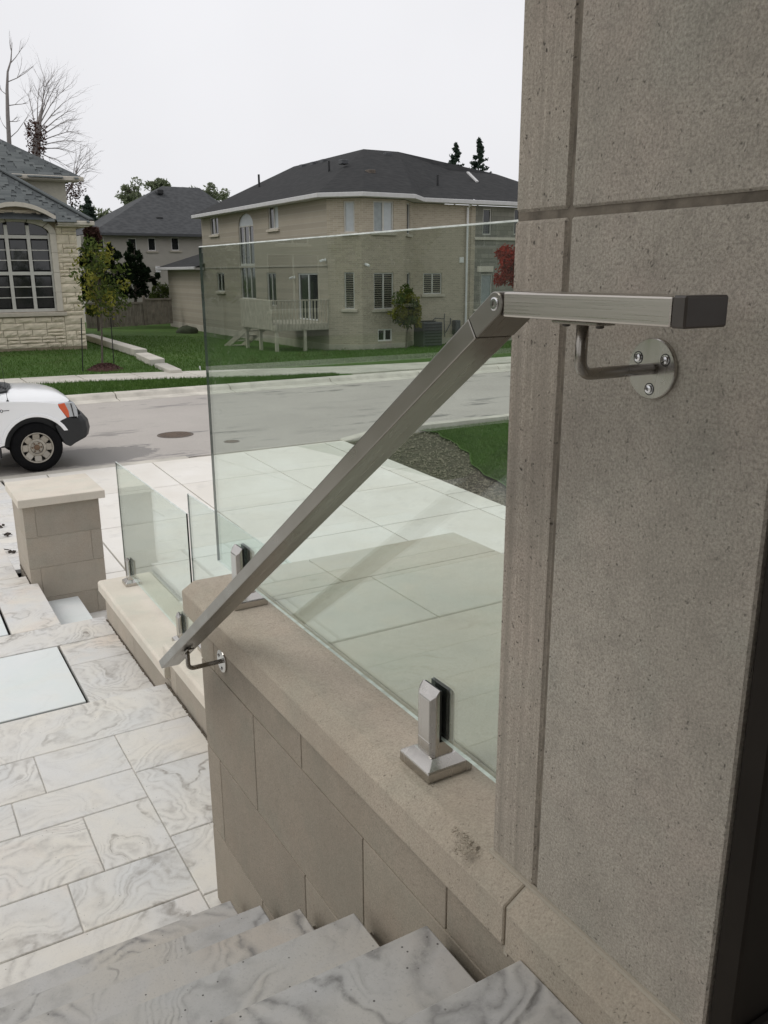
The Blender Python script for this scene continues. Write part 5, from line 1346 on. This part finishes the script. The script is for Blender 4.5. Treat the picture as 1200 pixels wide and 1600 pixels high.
# fender badge
fc = bpy.data.curves.new('badge', 'FONT'); fc.body = 'F-150'; fc.size = .085; fc.extrude = .003; fc.align_x = 'RIGHT'
fo_ = bpy.data.objects.new('badge_text', fc); COL.objects.link(fo_)
dg = bpy.context.evaluated_depsgraph_get(); me_ = bpy.data.meshes.new_from_object(fo_.evaluated_get(dg)); bpy.data.objects.remove(fo_)
me_.materials.clear(); me_.materials.append(M['trim'])
bd = bpy.data.objects.new('badge', me_); COL.objects.link(bd); bd.parent = tk
bd.location = Vector(T(-.43, -.9965, .985))-rootloc(tk); bd.rotation_euler = (R(90), 0, 0); bd.scale = (1.15, .8, 1)
MB().box(TX-.43, TX-.345, TYC-.999, TYC-.994, Z_ST+1.005, Z_ST+1.015).build('badge_bar', M['trim'], bd if False else tk, fix=False)

# manhole covers
def manhole(x, y, r, label):
    mh = empty('manhole_cover', (x, y, Z_ST), label, 'manhole')
    MB().ring((x, y, Z_ST), (0, 0, 1), [(r*1.12, -.01), (r*1.12, .006), (r*1.0, .007), (r*.99, -.002)], 36).build('frame', M['iron'], mh)
    lid = MB().ring((x, y, Z_ST), (0, 0, 1), [(r*.98, -.01), (r*.98, .006), (.0001, .007)], 36).build('lid', M['iron'], mh)
    for k in range(-4, 5):
        hw_ = math.sqrt(max(0, 1-(k/4.6)**2))*r*.85
        MB().box(x+k*r*.2-r*.035, x+k*r*.2+r*.035, y-hw_, y+hw_, Z_ST+.006, Z_ST+.013).build('rib', M['rust'], lid, fix=False)
p = pZ(Z_ST, 274, 679.5); manhole(p.x, p.y, .31, 'large round rusty manhole cover in the road in front of the truck')
p = pZ(Z_ST, 362, 690); manhole(p.x, p.y, .13, 'small round iron valve cover in the road beside the driveway gutter')

# ================================================================== VEGETATION
def leaf_mesh(name, C, size, mat, parent, seed=1, squash=1.0, aspect=1.5):
    rng = np.random.RandomState(seed); C = np.asarray(C); n = len(C)
    a = rng.normal(size=(n, 3)); a /= np.linalg.norm(a, axis=1)[:, None]
    b = rng.normal(size=(n, 3)); b -= (a*b).sum(1)[:, None]*a; b /= np.linalg.norm(b, axis=1)[:, None]
    s = size*rng.uniform(.6, 1.35, n)[:, None]
    V = np.stack([C-a*s*aspect, C+b*s*.6, C+a*s*aspect, C-b*s*.6], 1).reshape(-1, 3)
    return np_obj(name, V, np.arange(4*n).reshape(-1, 4), mat, parent)
def clump_pts(rng, centers, radii, per):
    out = []
    for c, r_ in zip(centers, radii):
        q = rng.normal(size=(per, 3)); q /= np.linalg.norm(q, axis=1)[:, None]; out.append(np.array(c)+q*r_*(rng.uniform(.1, 1, per)**.5)[:, None])
    return np.concatenate(out)
def branchy(mb, p, d, L, r_, depth, rng, spread=.5, up=.15, tips=None, nseg=3, kids=(2, 4)):
    pts = [Vector(p)]; rs = [r_]; d = Vector(d).normalized()
    for i in range(nseg):
        d = (d+Vector(rng.normal(0, .13, 3))+Vector((0, 0, up*.3))).normalized(); pts.append(pts[-1]+d*L/nseg); rs.append(r_*(1-.62*(i+1)/nseg))
    mb.tube(pts, rs, 5 if depth < 2 else 6, cap=False)
    if tips is not None: tips.append(tuple(pts[-1]))
    if depth <= 0: return
    for k in range(rng.randint(*kids)):
        i = rng.randint(1, nseg+1); ax = Vector(rng.normal(0, 1, 3)); ax -= d*ax.dot(d)
        nd = (d+ax.normalized()*spread*rng.uniform(.6, 1.4)+Vector((0, 0, up))).normalized()
        branchy(mb, pts[i], nd, L*rng.uniform(.5, .75), rs[i]*.7, depth-1, rng, spread, up, tips, nseg, kids)
def leafy_tree(name, label, cat, base, h_tr, crown_c, crown_r, n, leaf, mats, r_tr=.05, seed=1, group=None, nclump=26, clr=.33):
    rng = np.random.RandomState(seed); root = empty(name, base, label, cat, group)
    mb = MB(); tips = []; top = Vector(crown_c)-Vector((0, 0, crown_r[2]*.4)); mid = (Vector(base)+top)/2+Vector((rng.normal(0, .03), 0, 0))
    mb.tube([base, mid, top, Vector(crown_c)+Vector((0, 0, crown_r[2]*.7))], [r_tr, r_tr*.8, r_tr*.6, r_tr*.15], 7)
    cs = []
    for k in range(nclump):
        q = rng.normal(size=3); q /= np.linalg.norm(q); q *= rng.uniform(.25, .95)
        c = Vector(crown_c)+Vector((q[0]*crown_r[0], q[1]*crown_r[1], q[2]*crown_r[2])); cs.append(c)
        st_ = top+Vector((0, 0, rng.uniform(-.1, 1.0)*crown_r[2]))
        if st_.z > c.z: st_.z = max(top.z-.1, c.z-.2)
        mb.tube([st_, (st_+c)/2+Vector((0, 0, .04)), c], [r_tr*.3, r_tr*.2, r_tr*.08], 5, cap=False)
    mb.build('trunk', M['bark'], root)
    rad = [clr*min(crown_r)*rng.uniform(.6, 1.5) for _ in cs]
    per = n//len(cs)
    for i, mt in enumerate(mats):
        sel = [j for j in range(len(cs)) if (j % len(mats)) == i]
        leaf_mesh('foliage', clump_pts(rng, [cs[j] for j in sel], [rad[j] for j in sel], per), leaf, M[mt], root, seed+i)
    return root
gzz = -2.87
tb = pZ(gzz, 160, 577)
leafy_tree('young_tree', 'young staked tree with thin yellow green foliage on the lawn', 'tree', tuple(tb), 1.5, tuple(pY(tb.y, 154, 440)), (.92, .8, 1.3), 1500, .05, ['leaf_yel', 'leaf_grn', 'leaf_grn'], .035, 5, nclump=46, clr=.40)
mu = MB(); rng = np.random.RandomState(2); nr_ = 9
mp_ = [(tb.x+math.cos(a)*r_*.55*(1+.12*math.sin(3*a)), tb.y-.35+math.sin(a)*r_*.5, gzz+.20*(1-r_**2)+.012*math.sin(9*a+r_*7)) for r_ in (1.0, .75, .5, .2) for a in [2*math.pi*i/20 for i in range(20)]]
mu.v = mp_; mu.f = [(i*20+j, i*20+(j+1) % 20, (i+1)*20+(j+1) % 20, (i+1)*20+j) for i in range(3) for j in range(20)]+[tuple(range(60, 80))]; mu.m = [0]*len(mu.f)
tag(mu.build('mulch_mound', M['mulch']), 'low mound of dark red mulch at the foot of the young tree', 'mulch')
C = np.stack([tb.x+rng.normal(0, .28, 500), tb.y-.35+rng.normal(0, .24, 500), np.full(500, 0)], 1); rr_ = ((C[:, 0]-tb.x)/.55)**2+((C[:, 1]-tb.y+.35)/.5)**2; C = C[rr_ < 1]; C[:, 2] = gzz+.2*(1-rr_[rr_ < 1])+.02
tag(leaf_mesh('mulch_chips', C, .022, M['mulch'], None, 3), 'loose bark chips on the mulch mound', 'mulch', kind='stuff')
for (bx, by, tx, ty, lb) in ((129.5, 581, 127, 497, 'stone corner'), (178.5, 573, 173, 497, 'stone slabs')):
    p = pZ(gzz, bx, by); q = pY(p.y, tx, ty)
    s_ = empty('tree_stake', tuple(p), 'thin black metal stake by the young tree on the side of the '+lb, 'stake')
    MB().bar(p-Vector((0, 0, .1)), q, .035, .012).build('post', M['wire'], s_); MB().bar(p+Vector((0, .012, 0)), q+Vector((0, .012, 0)), .008, .03).build('rib', M['wire'], s_)
# thin marker post near the left and white survey peg
p = pZ(gzz, 23, 560)
p = pZ(-2.9, 313.5, 580); pg = pY(p.y, 312, 572)
tag(MB().bar(p-Vector((0, 0, .05)), pg, .05, .03).build('survey_peg', M['white'], bevel=.004), 'small white survey peg standing in the lawn by the sidewalk', 'peg')
# stone slabs stepping up the lawn
def stone_slab(pts, z, th, label):
    tag(MB().slab([(x, y, z) for x, y in pts], (0, 0, 1), th).build('stone_slab', M['sidewalk'], bevel=.02), label, 'slab', 'stone slabs stepping up the lawn')
stone_slab([(7.46, 25.05), (7.83, 25.02), (8.02, 27.1), (7.60, 27.1)], -2.75, .22, 'lowest of the pale stone slabs stepping up the lawn, beside the sidewalk')
stone_slab([(7.62, 27.6), (8.14, 27.75), (8.30, 30.2), (7.85, 30.2)], -2.665, .24, 'middle one of the pale stone slabs stepping up the lawn')
stone_slab([(8.02, 30.95), (8.44, 30.85), (8.62, 40.2), (8.2, 40.2)], -2.60, .26, 'longest and highest pale stone slab, reaching back past the stone house')
p = pZ(-3.18, 293, 521)
m = MB(); m.ring((p.x, p.y, -3.2), (0, 0, 1), [(.55, 0), (.58, .16), (.46, .33), (.22, .42), (.0001, .43)], 12); m.v = [(x+random.uniform(-.05, .05), y+random.uniform(-.05, .05), z+random.uniform(-.03, .03)) for x, y, z in m.v]
tag(m.build('boulder', M['boulder'], smooth=True), 'low mossy boulder on the grass by the brick house wing', 'boulder')

# dark garden conifers behind the fence
def pompom(name, label, y, cx, top, bot, limbs, seed):
    rng = np.random.RandomState(seed); b = pY(y, cx, bot); b.z = -3.1; t = pY(y, cx, top)
    root = empty(name, tuple(b), label, 'conifer'); mb = MB(); mb.tube([b, (b+t)/2+Vector((.05, 0, 0)), t], [.11, .08, .02], 6)
    C = []
    for (px, py, r_) in limbs:
        c = pY(y+rng.uniform(-.6, .6), px, py); s0_ = Vector((t.x+(b.x-t.x)*.2, y, c.z-.25)); mb.tube([s0_, (s0_+c)/2-Vector((0, 0, .04)), c], [.04, .03, .012], 5, cap=False)
        C.append(clump_pts(rng, [c+Vector((rng.normal(0, r_*.35), rng.normal(0, r_*.4), rng.normal(0, r_*.3))) for _ in range(3)], [r_*.62]*3, 90))
    mb.build('trunk', M['bark'], root); leaf_mesh('foliage', np.concatenate(C), .07, M['needle'], root, seed, aspect=1.8)
L_ = [(172, 384, .16), (170, 392, .22), (178, 396, .18), (168, 403, .30), (180, 404, .24), (186, 397, .16), (170, 414, .34), (184, 414, .24), (177, 424, .4), (167, 430, .34), (188, 421, .26), (176, 440, .44), (188, 436, .3), (170, 448, .44), (184, 452, .44), (176, 462, .5)]
pompom('garden_conifer', 'dark clumpy garden conifer just behind the young tree', 53.6, 176, 383, 472, L_, 1)
L_ = [(204, 381, .16), (204, 390, .22), (214, 396, .24), (202, 402, .34), (219, 404, .22), (210, 412, .44), (222, 418, .24), (198, 414, .26), (206, 424, .52), (220, 427, .36), (231, 421, .2), (199, 434, .36), (213, 438, .6), (228, 434, .3), (222, 446, .5), (237, 438, .24), (245, 432, .2), (200, 448, .44), (212, 456, .6), (226, 456, .44), (195, 460, .4)]
pompom('garden_conifer', 'taller dark clumpy garden conifer with one long side branch, near the wing roof', 53.8, 209, 380, 474, L_, 2)
leafy_tree('fence_shrub', 'low green shrub showing above the board fence', 'shrub', (15.9, 54.6, -3.1), .6, tuple(pY(54.6, 252, 462)), (.9, .6, .75), 1600, .06, ['leaf_grn'], .03, 9)
c = pY(45, 146, 430); leafy_tree('shade_tree', 'dense green tree at the corner behind the stone house', 'tree', (c.x, 45, -2.8), 1.5, (c.x, 45, c.z), (1.0, .9, 2.3), 4200, .075, ['leaf_grn', 'needle', 'leaf_grn'], .06, 12, nclump=36)
c = pY(46, 141, 366); leafy_tree('maroon_tree', 'maroon leaved tree beside the stone house eave', 'tree', (c.x, 46, -2.8), 2.5, (c.x, 46, c.z), (.5, .5, .7), 1200, .07, ['leaf_mar'], .05, 13, nclump=18)
# shrub by the bay
sbase = pY(YF-1.0, 634, 540)
leafy_tree('leafy_shrub', 'tall yellow green shrub against the brick bay by the air conditioner', 'shrub', (sbase.x, YF-1.0, -3.15), .8, tuple(pY(YF-1.0, 637, 487)), (.74, .5, 1.12), 2600, .06, ['leaf_yel', 'leaf_grn', 'leaf_yel'], .035, 21, nclump=30, clr=.42)
# red tree beside the pillar
rb = pY(27, 803, 560)
leafy_tree('red_maple', 'small bright red leaved tree in front of the stone clad wall', 'tree', (rb.x+.1, 27, -2.95), 1.8, tuple(pY(27, 806, 418)), (.86, .8, .98), 5200, .055, ['leaf_red'], .04, 31, nclump=40, clr=.36)
# bare trees behind stone house
def bare(name, label, y, bpx, tpx, seed, extra):
    rng = np.random.RandomState(seed); b = pY(y, *bpx); t = pY(y, *tpx); b0 = Vector((b.x, y, -2.8))
    root = empty(name, tuple(b0), label, 'tree'); mb = MB()
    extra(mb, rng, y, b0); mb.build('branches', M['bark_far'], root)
    return root, rng
def ex1(mb, rng, y, b0):
    tr_ = [(14, 330), (14.5, 226), (12, 180), (11, 140), (12, 112), (17, 95), (19, 66)]
    mb.tube([b0]+[pY(y, *q) for q in tr_[1:]], [.15, .11, .095, .075, .05, .035, .01], 6)
    for q, d, L in (((16, 215), (.9, 0, 1.0), 2.6), ((13, 165), (1, .2, .1), 1.8), ((12, 128), (1, 0, .55), 2.6), ((12, 150), (-.7, .2, .5), .9), ((17, 98), (.8, 0, .7), 1.6), ((18, 80), (-.3, 0, 1), .9), ((12, 190), (.8, 0, .05), 1.0), ((14, 205), (-.6, 0, .5), .9)):
        branchy(mb, pY(y, *q), d, L*.6, .024, 2, rng, .38, .12)
bare('bare_tree', 'tall thin bare tree rising behind the slate roof of the stone house', 50, (14, 250), (19, 66), 3, ex1)
def ex2(mb, rng, y, b0):
    p1 = pY(y, 56, 245); mb.tube([b0, p1, pY(y, 58, 215), pY(y, 61, 190), pY(y, 66, 168)], [.3, .22, .17, .11, .06], 7)
    for (px, py, qx, qy) in ((58, 215, 48, 140), (58, 208, 62, 138), (60, 200, 74, 130), (61, 192, 88, 132), (61, 196, 100, 140), (60, 205, 112, 152), (60, 210, 120, 168), (59, 216, 124, 182), (58, 222, 122, 206), (58, 228, 116, 222), (57, 232, 112, 240), (62, 190, 82, 128), (63, 186, 70, 132), (57, 236, 100, 262)):
        a_, c_ = pY(y, px, py), pY(y, qx, qy); mid_ = a_.lerp(c_, .5)+Vector((0, rng.uniform(-.5, .5), .12)); c_.y += rng.uniform(-1, 1)
        pts = [a_, a_.lerp(mid_, .5), mid_, mid_.lerp(c_, .5)+Vector((0, 0, .06)), c_]; mb.tube(pts, [.035, .028, .022, .015, .006], 5, cap=False)
        for k in range(9):
            t_ = rng.uniform(.3, .98); i_ = min(3, int(t_*4)); p_ = pts[i_].lerp(pts[i_+1], t_*4-i_); dd_ = (pts[i_+1]-pts[i_]).normalized()
            branchy(mb, p_, dd_+Vector(rng.normal(0, .45, 3)), rng.uniform(.5, 1.2), .009, 1, rng, .4, .08, None, 3, (2, 4))
    mb.tube([p1-Vector((0, 0, 2.5)), pY(y, 90, 320), pY(y, 112, 290), pY(y, 122, 262)], [.12, .10, .07, .03], 5)
    for (px, py, qx, qy) in ((113, 288, 120, 240), (116, 278, 138, 236), (117, 275, 150, 240), (115, 284, 145, 258), (112, 290, 140, 285), (118, 270, 128, 232)):
        a_, c_ = pY(y, px, py), pY(y, qx, qy); mb.tube([a_, a_.lerp(c_, .5)+Vector((0, .1, .06)), c_], [.02, .013, .005], 5, cap=False)
        for k in range(8):
            t_ = rng.uniform(.25, .95); branchy(mb, a_.lerp(c_, t_), (c_-a_).normalized()+Vector(rng.normal(0, .5, 3)), rng.uniform(.4, .9), .008, 1, rng, .4, .08, None, 3, (2, 3))
rt_, rng = bare('bare_tree', 'spreading bare tree with reddish vine on its trunk behind the stone house', 49, (58, 245), (75, 130), 8, ex2)
C = np.concatenate([clump_pts(rng, [pY(49, px, py)], [r_], n) for px, py, r_, n in ((57, 225, .55, 240), (56, 205, .6, 260), (52, 200, .5, 90), (58, 238, .45, 160), (118, 292, .55, 170), (113, 305, .5, 150))])
leaf_mesh('vine', C, .055, M['leaf_mar'], rt_, 4)
def spruce(name, label, y, cx, top, bot, w, mt, seed, n=2200):
    rng = np.random.RandomState(seed); t = pY(y, cx, top); b = pY(y, cx, bot); root = empty(name, (t.x, y, -3), label, 'conifer')
    MB().tube([(t.x, y, -3), tuple(t)], [.2, .02], 6).build('trunk', M['bark'], root)
    hh = t.z-b.z; C = []
    nb_ = 80
    for i in range(nb_):
        u_ = (i+.5)/nb_; an_ = rng.uniform(0, 6.28); rr_ = w*(u_**.85)*rng.uniform(.55, 1.12); z = t.z-hh*u_
        for k in range(n//nb_):
            s = rng.uniform(.05, 1)**.7; C.append((t.x+math.cos(an_)*rr_*s+rng.normal(0, .05), y+math.sin(an_)*rr_*s+rng.normal(0, .05), z-.22*rr_*s+.28*rr_*s*s+rng.normal(0, .06)))
    leaf_mesh('foliage', np.array(C), .10, M[mt], root, seed, aspect=1.6)
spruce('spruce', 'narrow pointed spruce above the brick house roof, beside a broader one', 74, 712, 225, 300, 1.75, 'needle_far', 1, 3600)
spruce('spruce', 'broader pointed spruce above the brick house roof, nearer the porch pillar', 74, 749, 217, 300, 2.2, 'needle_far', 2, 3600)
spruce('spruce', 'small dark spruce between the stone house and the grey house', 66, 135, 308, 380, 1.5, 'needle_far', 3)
for (px, py, w, h_, y, sd_, lb) in ((207, 310, 1.5, 1.5, 84, 41, 'rounded green tree rising behind the left slope of the grey house roof'), (168, 342, 2.4, 1.0, 84, 42, 'hazy green trees low behind the eave of the grey house'), (326, 308, 2.4, 1.1, 88, 43, 'green tree top between the grey house and brick house roofs'), (118, 350, 1.5, 1.6, 70, 44, 'dark green tree behind the stone house eave'), (247, 292, 1.2, .8, 88, 45, 'wispy tree top behind the ridge of the grey house')):
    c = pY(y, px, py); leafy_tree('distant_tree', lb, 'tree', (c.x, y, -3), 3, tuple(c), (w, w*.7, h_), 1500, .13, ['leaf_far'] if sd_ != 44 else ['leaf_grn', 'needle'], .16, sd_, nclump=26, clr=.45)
# weeds on the lawn near the brick house
C = np.concatenate([clump_pts(np.random.RandomState(60+i), [(lambda p: (p.x, p.y, ground_z(p.x, p.y)+.05))(pZ(-3.05, px, py))], [.2], 70) for i, (px, py) in enumerate(((395, 575), (428, 572), (470, 566), (505, 562), (540, 556)))])
tag(leaf_mesh('weeds', C, .025, M['leaf_grn'], None, 3), 'pale weeds scattered in the lawn before the brick house', 'weeds', kind='stuff')

# ---- unseen surroundings left of the view, added to shape the glass reflections
fcrt = tag(MB().slab([(-4.6, 7.9, path_z(7.9)-.05), (-1.31, 7.9, path_z(7.9)-.05), (-1.31, 13.70, path_z(13.7)-.05), (-4.6, 13.70, path_z(13.7)-.05)], (0, 0, 1), .5).build('unseen_forecourt', M['joint']), kind='structure')
for i in range(2):
    for j in range(3): dslab(-4.55+1.62*i, -2.93+1.62*i, 7.92+1.925*j, 9.84+1.925*j, par=fcrt, zf=path_z)
tag(MB().slab([(-60, 7.9, -2.6), (-4.6, 7.9, -2.6), (-4.6, 13.7, -3.0), (-60, 13.7, -3.0)], (0, 0, 1), .5).build('front_lawn', M['grass']), kind='structure')
side_p = tag(MB().box(-60, -2.62, -3, 7.88, -3.5, -2.32).build('side_terrace', M['joint']), kind='structure')
for i in range(4):
    for j in range(5):
        x1 = -2.63-1.2*i; y0 = 1.2+1.3*j
        MB().box(x1-1.195, x1, y0, y0+1.295, -2.34, -2.305).build('paving_slab', M['marble'], side_p, bevel=.004, fix=False)
nh = empty('unseen_house', (-20, 38, -2.8), 'unseen grey stone house added across the road to darken the glass reflections', 'house')
r_ = wall_with_holes(nh, (-28, 35.5), (-11.5, 35.5), -3.0, 3.0, [(2, 4, -1.5, .6), (7, 9, -1.5, .6), (12, 14.5, -1.6, .8), (2, 3.6, 1.2, 2.5), (8, 9.6, 1.2, 2.5), (12.5, 14, 1.2, 2.5)], M['stone_x'])
for hh in ((2, 4, -1.5, .6), (7, 9, -1.5, .6), (12, 14.5, -1.6, .8), (2, 3.6, 1.2, 2.5), (8, 9.6, 1.2, 2.5), (12.5, 14, 1.2, 2.5)): window(nh, r_[0], r_[1], r_[2], *hh)
MB().box(-28, -11.5, 35.8, 46, -3, 2.98).build('inner_mass', M['stone_x'], nh, fix=False)
m = MB(); q = [Vector((-28.5, 35, 3.1)), Vector((-11, 35, 3.1)), Vector((-11, 46.5, 3.1)), Vector((-28.5, 46.5, 3.1)), Vector((-23, 40.7, 6.6)), Vector((-16.5, 40.7, 6.6))]
for f in ((0, 1, 5, 4), (1, 2, 5), (2, 3, 4, 5), (3, 0, 4)): m.poly([q[i] for i in f])
m.build('roof', M['roof_dark'], nh, fix=False)
leafy_tree('unseen_tree', 'unseen green tree added on the verge across the road to darken the glass reflections', 'tree', (-7.5, 28.5, -2.87), 2, (-7.5, 28.5, 1.2), (2.2, 2.0, 2.6), 5000, .12, ['leaf_grn', 'needle'], .1, 51, nclump=40)
leafy_tree('unseen_tree', 'unseen broad green tree added before the grey stone house to darken the glass reflections', 'tree', (-16, 29.5, -2.87), 2, (-16, 29.5, 1.5), (2.8, 2.2, 2.9), 5000, .13, ['leaf_grn', 'needle', 'leaf_grn'], .12, 52, nclump=40)
leafy_tree('unseen_tree', 'unseen round green tree added near the stone house to darken the glass reflections', 'tree', (-2.2, 29.0, -2.87), 2, (-2.2, 29.0, .6), (1.6, 1.5, 2.0), 4000, .11, ['leaf_grn', 'needle'], .09, 53, nclump=36)
